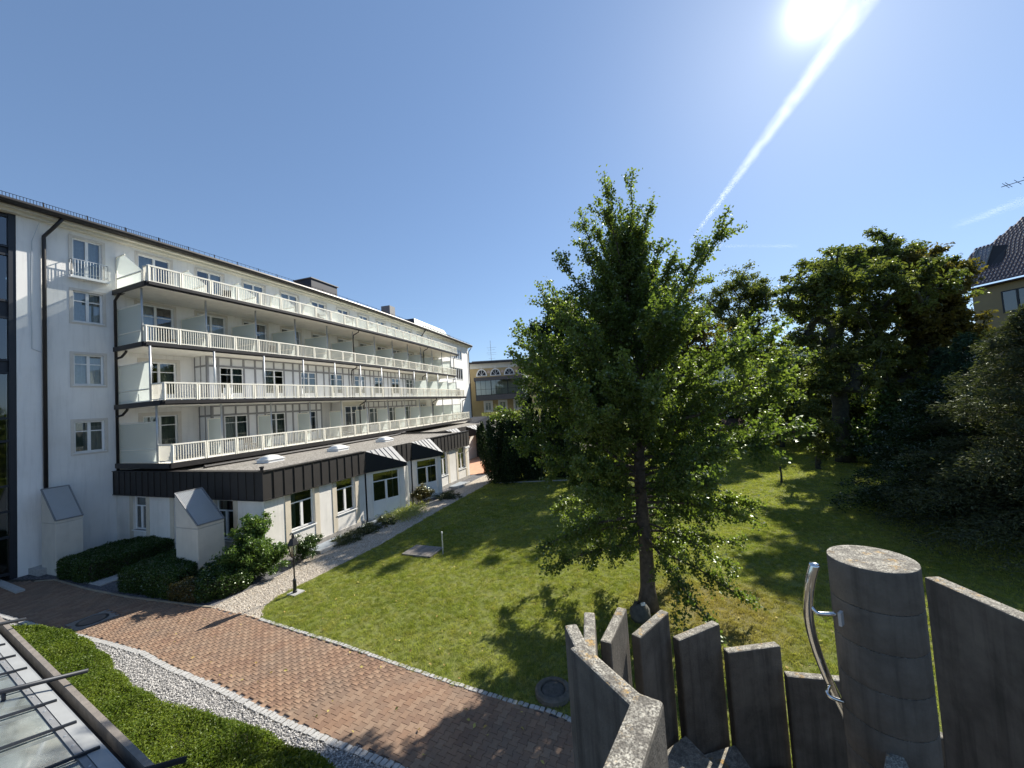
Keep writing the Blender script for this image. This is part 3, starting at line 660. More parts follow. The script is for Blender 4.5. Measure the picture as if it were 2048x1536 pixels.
# drain pipes
def pipe(name, pts, r=.055, mat='darkmetal'): return MB().tube(pts, r, 8).build(name, M[mat], hotel, smooth=True)
pipe('downpipe', [FC(.95, .75, 17.2), FC(.75, .45, 16.75), FC(.5, .14, 16.25), FC(.5, .14, 15.9), FC(.5, .14, 3.2)], .075)
pipe('downpipe', [FC(3.3, .7, 14.0), FC(3.16, .45, 13.9), FC(3.12, .14, 13.6), FC(3.12, .14, 4.2)], .065)
pipe('downpipe', [FC(55.1, .7, 17.2), FC(54.6, .2, 16.3), FC(54.6, .14, 15.9), FC(54.6, .14, .1)], .08)
pipe('downpipe', [FC(36.2, .7, 17.2), FC(35.6, .2, 16.1), FC(35.5, .14, 15.6), FC(35.5, .14, 11)], .07)
for lv, us_ in ((3, (18.6, 31.5, 41.0)), (2, (18.6, 31.5, 41.2)), (1, (17.6, 30.8, 40.4))):
    for u in us_:
        n1 = DEP[lv] - .05; n0 = DEP[lv - 1] - .9 if lv > 0 else n1
        pipe('downpipe', [FC(u, n1, SLAB[lv] - .1), FC(u, n1, SLAB[lv] - .35), FC(u - .15, n1 - .45, SLAB[lv] - .6), FC(u - .15, n1 - .5, SLAB[lv] - .9), FC(u - .15, n1 - .5, SLAB[lv - 1] + .1)], .05)
for lv in (2, 1): pipe('downpipe', [FC(3.1, .12, SLAB[lv] - .62), FC(3.2, .5, SLAB[lv] - .55), FC(3.28, .75, SLAB[lv] - .3), FC(3.3, .8, SLAB[lv] - .1)], .06)
MB().tube([FC(.3, .25, 16.8), FC(.12, .1, 15.9)] + [FC(.1, .09, z) for z in (14, 12, 10.6)] + [FC(.4, .09, 10.45)], .012, 5).build('lightning_cable', M['steel_post'], hotel)
# french balcony
fb = MB(); fb.fbox(FC, 1.35, 2.83, .0, .32, 14.44, 14.56, 9); frb = fb.build('window_ledge', M['white'], hotel)
r = MB(); P = [(1.4, .03), (1.4, .3), (2.78, .3), (2.78, .03)]
for (a, b), (c, d) in zip(P[:-1], P[1:]):
    r.bar(FC(a, b, 15.42), FC(c, d, 15.42), .03); r.bar(FC(a, b, 14.72), FC(c, d, 14.72), .02); k = max(1, int(abs(c - a + d - b) / .11))
    for i in range(k + 1): r.bar(FC(a + (c - a) * i / k, b + (d - b) * i / k, 14.56), FC(a + (c - a) * i / k, b + (d - b) * i / k, 15.42), .014)
r.build('ledge_railing', M['steel_post'], frb)

# balconies
def rail_panel(par, p, q, z, h=.98, step=.115, name='railing_panel'):
    a = np.array(p); b = np.array(q); d = np.linalg.norm(b - a); m = MB(); P = lambda t, zz: (*(a + (b - a) * t), zz)
    e = .035 / d
    m.bar(P(0, z + h - .035), P(1, z + h - .035), .06, .075); m.bar(P(e, z + .12), P(1 - e, z + .12), .04, .05)
    m.bar(P(e, z + .02), P(e, z + h - .07), .06); m.bar(P(1 - e, z + .02), P(1 - e, z + h - .07), .06); k = int(d / step)
    for i in range(1, k): m.bar(P(i / k, z + .14), P(i / k, z + h - .07), .022)
    m.bar(P(.5, z), P(.5, z + .1), .03)
    return m.build(name, M['cream'], par)
for lv in range(4):
    z, dp = SLAB[lv], DEP[lv]; u1 = SEND + (1.2 if lv > 1 else 0); b = MB()
    b.fbox(FC, S0 - .1, u1 + .1, 0.002, dp - .06, z - .2, z, 1.1); slab = b.build('balcony', M['slab'], hotel)
    e = MB(); e.fbox(FC, S0 - .15, u1 + .15, dp - .06, dp + .06, z - .22, z + .035, 1.1); e.fbox(FC, S0 - .2, S0 - .1, .002, dp - .06, z - .22, z + .035, 9); e.fbox(FC, u1 + .1, u1 + .2, .002, dp - .06, z - .22, z + .035, 9)
    e.build('balcony_edge', M['darkmetal'], slab)
    if lv > 0:
        f = MB(); f.fbox(FC, S0 - .1, u1 + .1, dp + .06, dp + .17, z - .16, z - .03, 1.1); f.build('balcony_gutter', M['darkmetal'], slab)
    npan = int(round((u1 - S0) / (PITCHR / 2)))
    for i in range(npan):
        a, c = S0 + (u1 - S0) * i / npan, S0 + (u1 - S0) * (i + 1) / npan
        rail_panel(slab, FC(a + .012, dp - .16, 0)[:2], FC(c - .012, dp - .16, 0)[:2], z)
    inner = {0: 3.6, 1: 3.1, 2: 2.45, 3: 2.55}[lv]
    rail_panel(slab, FC(S0 + .02, inner, 0)[:2], FC(S0 + .02, dp - .2, 0)[:2], z, step=.09); rail_panel(slab, FC(u1 - .02, .1, 0)[:2], FC(u1 - .02, dp - .2, 0)[:2], z, step=.12)
    for i in range(NR + (1 if lv != 3 else 1)):
        u = S0 + PITCHR * i
        if lv == 1 and 1 <= i <= 8: continue
        n0 = 2.35 if lv == 0 and 1 <= i <= 8 else .02
        # frosted privacy screens between the rooms
        n1 = inner - .05; f = MB(); P = lambda n, zz: FC(u, n, zz); H = 1.95; mid = .72
        if lv == 3:
            top = [P(n0 + .03, z + H), P(n0 + .75, z + H + .02)]
            f.bar(P(n0 + .03, z + .08), P(n0 + .03, z + H), .05); f.bar(P(n1, z + .08), P(n1, z + mid + .05), .05); f.bar(P(n0 + .03, z + mid), P(n1, z + mid), .05, .07); f.bar(P(n0 + .03, z + .1), P(n1, z + .1), .05); f.bar(top[0], top[1], .045)
            f.lathe(P(n0 + .8, z + H - .02), [(.0, 0), (.05, .02), (.05, .07), (0, .09)], 8)
            s = f.build('privacy_screen', M['cream'], slab)
            MB().add([P(n0 + .06, z + mid), P(n1 - .03, z + mid), P(n1 - .03, z + mid + .1), P(n0 + .8, z + H), P(n0 + .06, z + H)], [(0, 1, 2, 3, 4)]).build('frosted_pane', M['frosted_clear'], s)
            MB().quad(P(n0 + .06, z + .12), P(n1 - .03, z + .12), P(n1 - .03, z + mid - .03), P(n0 + .06, z + mid - .03)).build('frosted_pane', M['frosted'], s)
        else:
            H = 2.15; f.bar(P(n0 + .03, z + .06), P(n0 + .03, z + H), .05); f.bar(P(n1, z + .06), P(n1, z + H), .05)
            for h in (.08, mid, H): f.bar(P(n0 + .03, z + h), P(n1, z + h), .05, .06)
            s = f.build('privacy_screen', M['cream'], slab)
            for a, c in ((.1, mid - .03), (mid + .03, H - .03)): MB().quad(P(n0 + .06, z + a), P(n1 - .03, z + a), P(n1 - .03, z + c), P(n0 + .06, z + c)).build('frosted_pane', M['frosted'], s)
    if lv < 3:                                # slim steel posts carrying the balcony above
        for i in range(NR + 1):
            u = S0 + PITCHR * i; n = inner
            MB().tube([FC(u, n, z + .01), FC(u, n, SLAB[lv + 1] - .21)], .05, 8).build('steel_post', M['steel_post'], slab, smooth=True)
# glazed bays with grey timber grid on the two lower balconies
for lv, (ua, ub, gap) in ((1, (7.0, 31.6, None)), (0, (7.2, 31.4, (15.9, 21.3)))):
    z = SLAB[lv]; zt = SLAB[lv + 1] - .2; NB = 1.25; rails = [z + .05, z + 2.32, zt - .06]
    spans = [(ua, ub)] if not gap else [(ua, gap[0]), (gap[1], ub)]
    for sa_, sb_ in spans:
        k = int(round((sb_ - sa_) / PITCHR)); pw = (sb_ - sa_) / k; hb = []; wb = []
        for i in range(k):
            u = sa_ + pw * i; hb.append((u + .75, u + 2.25, z + .1, z + 2.3)); wb.append(hb[-1])
        back = MB(); holed_wall(back, FC, sa_, sb_, z, zt, hb, NB - .03, .06, 9)
        for u in (sa_, sb_): back.quad(FC(u, .0, z), FC(u, NB - .03, z), FC(u, NB - .03, zt), FC(u, .0, zt))
        bay = back.build('glazed_bay', M['panel'], hotel)
        g = MB()
        for i in range(k):
            u = sa_ + pw * i
            for a, w_ in ((u + .0, .11), (u + .62, .12), (u + 2.26, .12)): g.fbox(FC, a, a + w_, NB - .03, NB + .02, z, zt, 9)
            g.fbox(FC, u + 1.46, u + 1.55, NB - .03, NB + .018, z + 2.38, zt, 9)
        g.fbox(FC, sb_ - .1, sb_, NB - .03, NB + .02, z, zt, 9)
        g.fbox(FC, sa_ + .01, sb_ - .01, NB - .03, NB + .015, z + 2.3, z + 2.42, 1.1); g.fbox(FC, sa_ + .01, sb_ - .01, NB - .03, NB + .015, zt - .09, zt, 1.1)
        for u, sg_ in ((sa_, -1), (sb_, 1)):
            for n in (.02, .6, NB - .1): g.fbox(FC, u + (sg_ * .02 if sg_ > 0 else -.02), u + (.02 if sg_ > 0 else .0), n, n + .08, z, zt, 9)
            g.fbox(FC, u - .02, u + .02, 0, NB, z + 2.3, z + 2.42, 9)
        g.build('timber_grid', M['grey_timber'], bay)
        for i in range(k):
            u = sa_ + pw * i; t = .008
            for a, b_, c, d in ((u + .12, u + .61, z + .06, z + 2.29), (u + .12, u + .61, z + 2.43, zt - .1), (u + .75, u + 1.45, z + 2.43, zt - .1), (u + 1.56, u + 2.25, z + 2.43, zt - .1), (u + 2.39, u + pw - .01, z + .06, z + 2.29), (u + 2.39, u + pw - .01, z + 2.43, zt - .1)):
                if b_ - a > .1: MB().fbox(FC, a, b_, NB - .03, NB - .03 + t, c, d, 9).build('infill_panel', M['panel'], bay)
        for i, (a, b_, c, d) in enumerate(wb):
            window(hotel, FC, a, b_, c, d, n=NB, depth=.05, transom=.2, sill=False, curtain='curtain_green', door=.45, name='bay_door', room=.9, fw=.06, curt=[(0, 1), (.5, 1), (.0, .6), (.55, 1)][(i + lv) % 4])
    if gap:                                   # dark open loggia with a three-light window
        lg = MB(); lg.fbox(FC, gap[0] + 2.3, gap[0] + 2.45, .1, NB, z, zt, 9)
        lg.build('loggia_pier', M['plaster'], hotel)
        window(hotel, FC, gap[0] + 2.7, gap[1] - .25, z + .1, z + 2.6, n=NB, depth=.05, cols=3, transom=.24, sill=False, curtain='curtain_green', curt=(.7, 1), name='loggia_window')
        h = MB(); h.fbox(FC, gap[0] + 2.45, gap[1], .9, NB - .03, z + 2.62, zt, 9); h.fbox(FC, gap[0] + 2.45, gap[0] + 2.68, .9, NB - .03, z, z + 2.62, 9); h.build('loggia_lintel', M['soffit'], hotel)
# ------------------------------------------------------------------ low annex with the dark seamed fascia
AC = np.array([-11.1, 16.85]); AR = Frame(AC, 21.0); _u = np.array([math.sin(math.radians(111)), math.cos(math.radians(111))])
AL = Frame(AC - _u * 12.6, 111.0); IN = -.13
annex = thing('annex_building', 'low flat-roofed white annex with dark brown seamed fascia and gravel roof', 'building', (AC[0], AC[1], 0))
T1, T2 = (6.25, 8.65), (10.7, 13.0); AE = 19.3; TN = 1.0
def tooth_frame(a, b):
    p = AR(a, 0, 0); q = AR(b, TN, 0); az = math.degrees(math.atan2(q[0] - p[0], q[1] - p[1])); return Frame(p, az), math.hypot(q[0] - p[0], q[1] - p[1])
aw = MB()
wr = [(1.42, 2.72, 1.15, 2.93), (4.15, 5.45, 1.12, 2.93)]; wr2 = [(14.5, 15.55, 1.05, 2.9), (17.3, 18.6, 1.05, 2.9)]
wla = [(2.55, 3.7, 1.13, 2.87), (6.05, 7.35, .2, 2.9), (9.2, 10.45, 1.05, 2.9)]
holed_wall(aw, AR, -IN, T1[0], .0, 2.98, wr, IN, .16); holed_wall(aw, AR, T1[1], T2[0], 0, 2.98, [], IN); holed_wall(aw, AR, T2[1], AE, 0, 2.98, wr2, IN, .16)
holed_wall(aw, AL, .3, 12.6 + IN, 0, 2.98, wla, IN, .16)
q0, q1 = AR(AE, IN, 0), AR(AE, -9, 0); aw.quad((*q0[:2], 0), (*q1[:2], 0), (*q1[:2], 2.98), (*q0[:2], 2.98))
tf = [tooth_frame(*T1), tooth_frame(*T2)]
for (fr, L), (a, b) in zip(tf, (T1, T2)):
    holed_wall(aw, fr, .05, L - .05, .0, 2.98, [(.42, L - .4, .28, 2.85)], IN, .12)
    p, q = AR(b, TN - .15, 0), AR(b, IN, 0); aw.quad((*p[:2], 0), (*q[:2], 0), (*q[:2], 2.98), (*p[:2], 2.98))
awall = aw.build('annex_wall', M['annex_plaster'], annex)
for fr, hs, sty in ((AR, wr + wr2, .3), (AL, wla, .3)):
    for (a, b, c, d) in hs:
        window(annex, fr, a, b, c, d, n=IN, depth=.16, transom=.27, curtain='curtain_green' if a < 2.5 or fr is AL else None, curt=(.0, .35), door=.5 if c < .5 else 0, fw=.08, sill=c > .5, room=1.4, single_top=True)
for fr, L in tf: window(annex, fr, .42, L - .4, .28, 2.85, n=IN, depth=.12, transom=.2, curtain=None, door=.8, fw=.08, sill=False, name='terrace_door', room=1.6, single_top=True)
strip_m = simple('sand_plaster_strip', (.62, .55, .43), .9, var=.06, streak=.2)
for a in (1.12, 2.74, 3.85, 5.47, 14.2, 15.57, 17.0, 18.62): MB().fbox(AR, a, a + .28, IN, IN + .025, .28, 2.97).build('pilaster_strip', strip_m, awall)
for a in (2.25, 3.72, 5.75, 7.37, 8.9, 10.47): MB().fbox(AL, a, a + .28, IN, IN + .025, .05, 2.97).build('pilaster_strip', strip_m, awall)
pn = MB()
for a, b in ((-IN, T1[0]), (T2[1], AE)): pn.fbox(AR, a, b, IN, IN + .035, 0, .27)
pn.build('plinth', simple('grey_plinth', (.36, .34, .31), .9, var=.2, scale=4, streak=.4), awall)
for a, b in ((2.0, 4.1), (5.2, 6.9), (15.2, 17.0)):
    m = MB(); m.fbox(AR, a, b, .1, .95, -.05, .13); o = m.build('light_well', simple('blue_grey_slab', (.24, .27, .30), .7, var=.1), annex)
    e = MB(); e.fbox(AR, a - .06, b + .06, .95, 1.03, -.05, .16); e.build('light_well_kerb', M['granite'], o)
def fascia(fr, a, b, z0=2.95, z1=4.17, w=.52):
    k = max(1, int(round((b - a) / w))); w = (b - a) / k
    for i in range(k):
        u = a + w * i; m = MB(); j = random.uniform(-.004, .004)
        m.fbox(fr, u + .006, u + w - .006, IN, j, z0, z1); m.fbox(fr, u - .012, u + .014, 0, .032, z0 + .01, z1 + .01)
        m.build('fascia_panel', M['fascia'], annex)
fascia(AR, .0, T1[0]); fascia(AR, T1[1] + .02, T2[0] - .02); fascia(AR, T2[1] + .02, AE); fascia(AL, .0, 12.6)
for fr, a, b in ((AR, 0, T1[0]), (AR, T2[1], AE), (AL, 0, 12.6)): MB().fbox(fr, a, b, -.1, .045, 2.92, 2.955).build('drip_strip', M['darkmetal'], annex); MB().fbox(fr, a, b, -.35, .05, 4.175, 4.205).build('coping_strip', M['darkmetal'], annex)
for (a, b), (fr, L) in zip((T1, T2), tf):     # triangular zinc hoods over the terrace doors
    A, B, C, Cb = AR(a, .0, 4.19), AR(b, .0, 4.19), AR(b, TN + .1, 3.15), AR(b, TN + .1, 2.93); Ab = AR(a, .0, 2.93)
    m = MB(); m.add([A, B, C], [(0, 1, 2)]); Bv, Av, Cv = map(np.array, (B, A, C)); nrm = np.cross(Bv - Av, Cv - Av); nrm /= np.linalg.norm(nrm); nrm *= np.sign(nrm[2])
    for t in (.17, .33, .5, .66, .83):       # seams run from the roof edge down the slope
        s0 = Av + (Bv - Av) * t; s1 = s0 + (Cv - Bv) * t if 0 else Av + (Cv - Av) * t
        m.bar(s0 + nrm * .015, s1 + nrm * .015, .03, .04)
    hood = m.build('door_hood', M['zinc'], annex)
    f = MB(); f.add([A, C, Cb, Ab], [(3, 2, 1, 0)]); f.quad(C, B, AR(b, 0, 2.93), Cb); f.add([Ab, Cb, AR(b, 0, 2.93)], [(0, 1, 2)])
    f.build('hood_cheek', simple('shaded_navy_sheet', (.016, .018, .024), .4, .3, var=.1), hood)  # shade on this side is put into the dark sheet colour
rp = [AR(.06, -.06, 4.12), AR(AE - .06, -.06, 4.12), AR(AE - .06, -9.5, 4.12), AL(.2, -.06, 4.12)]
ro = MB().poly([rp[0], rp[1], rp[2], (rp[2][0] - 6, rp[2][1] - 6, 4.12), rp[3]]).build('gravel_roof', M['gravel_roof'], annex)
for px, py in ((541, 915), (676, 894), (769, 877)):
    c = G(px, py, 4.35); m = MB(); k = .62; h = MB()
    m.box((c[0], c[1], 4.19), (.92, .92, .16), -math.radians(21)); m.box((c[0], c[1], 4.28), (1.0, 1.0, .04), -math.radians(21))
    o = m.build('skylight', M['white'], ro)
    ng = 10; V = []; ang = -math.radians(21)
    for i in range(ng + 1):
        for j in range(ng + 1):
            x, y = (i / ng - .5) * .9, (j / ng - .5) * .9; hh = .2 * (1 - (abs(x) / .45) ** 2.2) ** .6 * (1 - (abs(y) / .45) ** 2.2) ** .6 if max(abs(x), abs(y)) < .45 else 0
            V.append((c[0] + x * math.cos(ang) - y * math.sin(ang), c[1] + x * math.sin(ang) + y * math.cos(ang), 4.30 + hh))
    MB().add(V, [(i * (ng + 1) + j, (i + 1) * (ng + 1) + j, (i + 1) * (ng + 1) + j + 1, i * (ng + 1) + j + 1) for i in range(ng) for j in range(ng)]).build('skylight_dome', M['dome'], o, smooth=True)
c = AR(.35, -.5, 4.12); MB().lathe(c, [(.07, 0), (.07, .18), (.1, .18), (.1, .24), (0, .26)], 10).build('roof_vent', M['darkmetal'], ro)
rs = MB(); rs.tube([FC(S0 + 1, 5.55, 4.2), FC(12, 5.6, 4.22), FC(20, 5.6, 4.22), FC(22, 5.2, 4.3)], .09, 8); rs.tube([FC(21, 5.4, 4.25), AR(AE - 1, -1.2, 4.2)], .08, 6)
rs.build('roof_edge_pipe', M['darkmetal'], ro)
MB().tube([AR(13.4, .05, 2.9), AR(13.4, .05, .1)], .045, 8).build('downpipe', M['cream'], annex); MB().tube([AR(8.78, .98, 2.9), AR(8.78, .98, .1)], .05, 8).build('downpipe', M['cream'], annex)
ar = MB(); ar.bar(AR(18.6, .02, 2.75), AR(18.6, .28, 2.75), .05); ar.bar(AR(18.3, .1, 2.3), AR(18.9, .45, 2.75), .03); ar.bar(AR(18.2, .1, 2.8), AR(19.0, .1, 2.8), .12); ar.build('awning_arm', M['white'], annex)

# the wing behind, with more zinc hoods, and a dark sheet roof
RF = Frame((-7.9, 39.5), 19.0)
rear = thing('rear_wing', 'far low wing with dark fascia and small light zinc hoods behind gravel roof', 'building', (-7.9, 39.5, 0))
m = MB(); m.fbox(RF, 0, 22, -8, -.1, 0, 2.9); m.build('wing_wall', M['annex_plaster'], rear)
for i in range(36): MB().fbox(RF, i * .6 + .01, i * .6 + .58, -.1, .02 + .01 * (i % 2), 2.9, 4.0).build('fascia_panel', M['fascia'], rear)
MB().fbox(RF, .02, 21.9, -7.9, -.12, 3.9, 3.98).build('wing_roof', M['gravel_roof'], rear)
for a in (1.5, 6.5, 11.5):
    A, B, Cc = RF(a, .03, 4.0), RF(a + 2.6, .03, 4.0), RF(a + 2.6, 1.2, 3.0); m = MB(); m.add([A, B, Cc], [(0, 1, 2)])
    for t in (.25, .5, .75): m.bar(np.array(A) + (np.array(B) - A) * t + (0, 0, .02), np.array(A) + (np.array(Cc) - A) * t + (0, 0, .02), .04)
    h = m.build('door_hood', M['zinc'], rear); MB().add([A, Cc, RF(a + 2.6, 1.2, 2.8), RF(a, .03, 2.8)], [(0, 1, 2, 3)]).build('hood_cheek', M['darkmetal'], h)
pv = thing('pavilion_roof', 'steep dark blue sheet metal roof between white terrace and yew', 'roof', (-4.0, 50, 0))
p = [atY(905, 865, 52), atY(985, 865, 46), atY(978, 832, 52), atY(945, 834, 58)]
b0 = [np.array((x[0], x[1], 0)) for x in p]
m = MB(); m.quad(p[0], p[1], p[2], p[3]); m.build('sheet_roof', M['roof_metal'], pv)
m = MB(); 
for t in np.linspace(.08, .92, 8): m.bar(p[0] + (p[1] - p[0]) * t + (0, 0, .03), p[3] + (p[2] - p[3]) * t + (0, 0, .03), .05)
m.build('roof_seam', M['roof_metal'], pv)
m = MB(); m.quad(b0[0], b0[1], p[1] - (0, 0, .02), p[0] - (0, 0, .02)); m.quad(b0[1], b0[2], p[2] - (0, 0, .02), p[1] - (0, 0, .02)); m.build('pavilion_wall', M['alu_dark'], pv)

# ------------------------------------------------------------------ yellow building closing the court
YF = Frame((-8.2, 76), 90 - 4)
yb = thing('yellow_building', 'ochre yellow building with white arched windows and flat eaves', 'building', (-8.2, 76, 0))
yw = MB(); yh = [(2.7, 3.8, 5.2, 6.75), (5.6, 6.7, 5.2, 6.75), (8.6, 9.7, 5.2, 6.75)]
holed_wall(yw, YF, .0, 26, 0, 14.0, yh, 0, .2); q = YF(0, -12, 0); p_ = YF(0, 0, 0); yw.quad((*p_[:2], 0), (*q[:2], 0), (*q[:2], 14.0), (*p_[:2], 14.0)); yw.build('yellow_wall', M['yellow'], yb)
MB().fbox(YF, -.1, 26, -12, .08, 13.55, 14.6).build('frieze', M['pale_build'], yb)
m = MB(); m.fbox(YF, -.8, 26.5, -12.5, .9, 14.6, 14.8); m.fbox(YF, .5, 26, -11, -.6, 14.8, 15.15); m.build('flat_roof', M['zinc'], yb)
MB().fbox(YF, -.85, 26.5, .9, .98, 14.45, 14.8).build('roof_edge', M['darkmetal'], yb)
for a in yh: window(yb, YF, *a, n=0, depth=.2, transom=.3, surround='white', sw=.35, curtain='curtain', sill=True, fw=.1, room=1)
for k in range(5):
    cx = 2.3 + k * 2.75; m = MB(); g = MB(); n = 12
    arc = [(cx + .95 * math.cos(math.pi * i / n), 12.15 + 1.2 * math.sin(math.pi * i / n)) for i in range(n + 1)]
    for (a, b), (c, d) in zip(arc[:-1], arc[1:]): m.bar(YF(a, .05, b), YF(c, .05, d), .14, .22)
    m.fbox(YF, cx - 1.1, cx + 1.1, .0, .14, 12.0, 12.15); m.fbox(YF, cx - .04, cx + .04, .03, .08, 12.15, 14.0)
    for s in (-1, 1): m.bar(YF(cx, .05, 12.15), YF(cx + s * .68, .05, 13.05), .06)
    o = m.build('arched_window', M['white'], yb); g.poly([YF(a, .03, b) for a, b in arc]).build('pane', M['alu_dark'], o)
    MB().tube([YF(cx + 1.4, .0, 12.8), YF(cx + 1.4, .07, 12.8)], .3, 14).build('roundel', simple('pink_roundel', (.6, .46, .38), .9), yb)
# white end bay at the tree
wb = thing('white_tower_building', 'white corner building with dark roof railing half hidden behind tree', 'building', (2.9, 71, 0))
WF = Frame((2.4, 70), 86)
m = MB(); m.fbox(WF, 0, 11, -6, 0, 0, 13.1); m.build('tower_wall', M['pale_build'], wb)
MB().fbox(WF, .6, 10, 0, .02, 3, 12.2).build('yellow_panel', M['yellow'], wb)
MB().fbox(WF, -.4, 11.2, -6.2, .4, 13.1, 13.4).build('cornice', M['darkmetal'], wb)
m = MB()
for u in np.arange(-.3, 11.2, .25): m.bar(WF(u, .3, 13.4), WF(u, .3, 14.8), .04)
m.bar(WF(-.3, .3, 14.8), WF(11, .3, 14.8), .07); m.bar(WF(-.3, .3, 13.9), WF(11, .3, 13.9), .05); m.build('roof_railing', M['black_iron'], wb)
# glazed link bridge
BF = Frame((-6.9, 72), 86)
br = thing('glass_bridge', 'glazed dark framed link bridge in front of the yellow wall', 'bridge', (-6.9, 72, 8))
m = MB(); m.fbox(BF, 0, 9.6, -2.6, 0, 7.15, 8.1); m.fbox(BF, -.2, 9.6, -2.8, .3, 10.9, 11.5); br_ = m.build('bridge_deck', simple('brown_grey_cladding', (.09, .085, .09), .6, var=.1), br)
m = MB()
for u in (0, 1.0, 1.9, 2.9, 3.9, 4.9, 6.0, 7.6, 9.4): m.fbox(BF, u, u + (.14 if u in (0, 2.9, 6.0, 9.4) else .06), -.08, .06, 8.1, 10.9)
m.fbox(BF, 0, 9.6, -.06, .04, 8.1, 8.2); m.fbox(BF, 0, 9.6, -.05, .03, 9.2, 9.25); m.build('bridge_frame', M['alu_dark'], br)
for a, b in zip((.07, 1.03, 1.93, 3.0, 3.93, 4.93, 6.1, 7.63), (1.0, 1.9, 2.9, 3.9, 4.9, 6.0, 7.6, 9.4)): MB().quad(BF(a, -.01, 8.2), BF(b, -.01, 8.2), BF(b, -.01, 10.9), BF(a, -.01, 10.9)).build('pane', M['glass'], br)
MB().quad(BF(0, -2.5, 8.1), BF(9.6, -2.5, 8.1), BF(9.6, -2.5, 10.9), BF(0, -2.5, 10.9)).build('bridge_rear_wall', M['pale_build'], br)
# white terrace wall with planting in front
tw = thing('terrace_wall', 'white low terrace wall with grasses growing along its top', 'wall', (-3, 62, 0))
m = MB(); m.fbox(Frame((-5.4, 60), 86), 0, 16, -.6, 0, 0, 4.2); m.build('wall_body', M['pale_build'], tw)
# roof mast aerial
am = thing('roof_aerial', 'tall slim television aerial mast on the yellow building roof', 'antenna', (*YF(4.5, -4, 15.1),))
m = MB(); b = np.array(YF(4.5, -4, 15.1)); m.tube([b, b + (0, 0, 4.6)], .05, 6)
for z, w in ((.8, 1.0), (1.6, 1.5), (2.0, 1.9), (2.6, 1.2), (3.1, 1.7)): m.bar(b + (-w / 2, 0, z), b + (w / 2 + .3, .1, z + .06), .035); m.bar(b + (-w / 3, -.3, z), b + (-w / 3, .3, z), .025)
m.build('mast', M['steel_post'], am)

# ------------------------------------------------------------------ tiled house on the right
A = atY(1925, 579, 46); Bq = G(2048, 551, A[2]); haz = math.degrees(math.atan2(Bq[0] - A[0], Bq[1] - A[1])); HL = math.hypot(*(Bq - A)[:2]) + 8
HF = Frame(A, haz)                            # heading to the right along the eave; n towards us
ho = thing('tiled_house', 'beige house with steep glossy brown tiled roof and roof window', 'house', (A[0], A[1], 0)); ez = A[2]
m = MB(); m.fbox(HF, .5, HL, -9, -.5, 0, ez - .1); hw = m.build('house_wall', M['housewall'], ho)
MB().fbox(HF, -.2, HL, -.55, .12, ez - .3, ez - .12).build('eave_board', simple('brown_eave', (.05, .035, .028), .95, spec=.05), ho)
rise, run = 10.5, 8.0; kk = 26; tv = MB()
hip = lambda t: float(np.interp(t, [0, .02, .27, .46, .5, .73, 1.0], [-.1, -.1, -1.2, -.85, .7, 2.7, 5.0]))
for i in range(kk):                           # courses of tiles, each lapping the one below
    t0, t1 = i / kk, (i + 1) / kk; a0, a1 = hip(t0), hip(t1)
    tv.quad(HF(a0, -run * t0 + .1, ez + rise * t0 ** 1.0 + .05), HF(HL, -run * t0 + .1, ez + rise * t0 ** 1.0 + .05), HF(HL, -run * t1 + .1, ez + rise * t1 ** 1.0), HF(a1, -run * t1 + .1, ez + rise * t1 ** 1.0))
hr = tv.build('tiled_roof', M['tile'], ho)
tl = MB()
for i in range(kk):
    t0 = i / kk; t1 = (i + .98) / kk; a0 = hip(t0)
    for u in np.arange(a0 + .1 + .17 * (i % 2), 13, .34):
        z0, z1 = ez + rise * t0 ** 1.0 + .10, ez + rise * t1 ** 1.0 + .06; n0, n1 = -run * t0 + .12, -run * t1 + .12
        tl.add([HF(u, n0, z0), HF(u + .16, n0 + .03, z0 + .05), HF(u + .32, n0, z0), HF(u + .32, n1, z1), HF(u + .16, n1 + .03, z1 + .05), HF(u, n1, z1)], [(0, 1, 4, 5), (1, 2, 3, 4)])
o = tl.build('roof_tiling', M['tile'], ho); o['kind'] = 'stuff'
sl_ = MB(); gq = MB(); u0, t0, t1 = .1, .17, .37
P = lambda u, t, h: np.array(HF(u, -run * t + .1, ez + rise * t ** 1.0 + h))
for a, b in ((P(u0, t0, .3), P(u0 + 1.3, t0, .3)), (P(u0, t1, .9), P(u0 + 1.3, t1, .9)), (P(u0, t0, .3), P(u0, t1, .9)), (P(u0 + 1.3, t0, .3), P(u0 + 1.3, t1, .9)), (P(u0 + 1.3, t1, .0), P(u0 + 1.3, t1, .9)), (P(u0, t1, 0), P(u0, t1, .9))): sl_.bar(a, b, .14)
s = sl_.build('roof_window', M['zinc'], ho); gq.quad(P(u0, t0, .32), P(u0 + 1.3, t0, .32), P(u0 + 1.3, t1, .92), P(u0, t1, .92)).build('pane', M['glass'], s)
sb = MB(); sb.add([P(u0 + 1.4, t0, .1), P(u0 + 2.6, t0, .1), P(u0 + 2.6, t1, .5), P(u0 + 1.4, t1, .9)], [(0, 1, 2, 3)]); sb.build('snow_catcher', M['darkmetal'], ho)
wz = atY(2025, 611, 46)[2]
window(ho, HF, 2.9, 5.4, wz - 1.3, wz + 1.2, n=-.5, depth=.02, cols=2, transom=0, frame='alu_dark', curtain='curtain_green', sill=False, fw=.12, room=.02)
an = thing('house_aerial', 'thin rooftop aerial with short crossbars above the tiled house', 'antenna', atY(2052, 400, 46))
m = MB(); a, b = atY(2003, 374, 46), atY(2075, 352, 46); m.bar(a, b, .07)
for t in (.12, .2, .45, .7): q = a + (b - a) * t; m.bar(q - (0, .3, .45), q + (0, .3, .45), .04)
m.tube([b, atY(2090, 480, 46)], .06, 6); m.build('aerial_rods', M['darkmetal'], an)
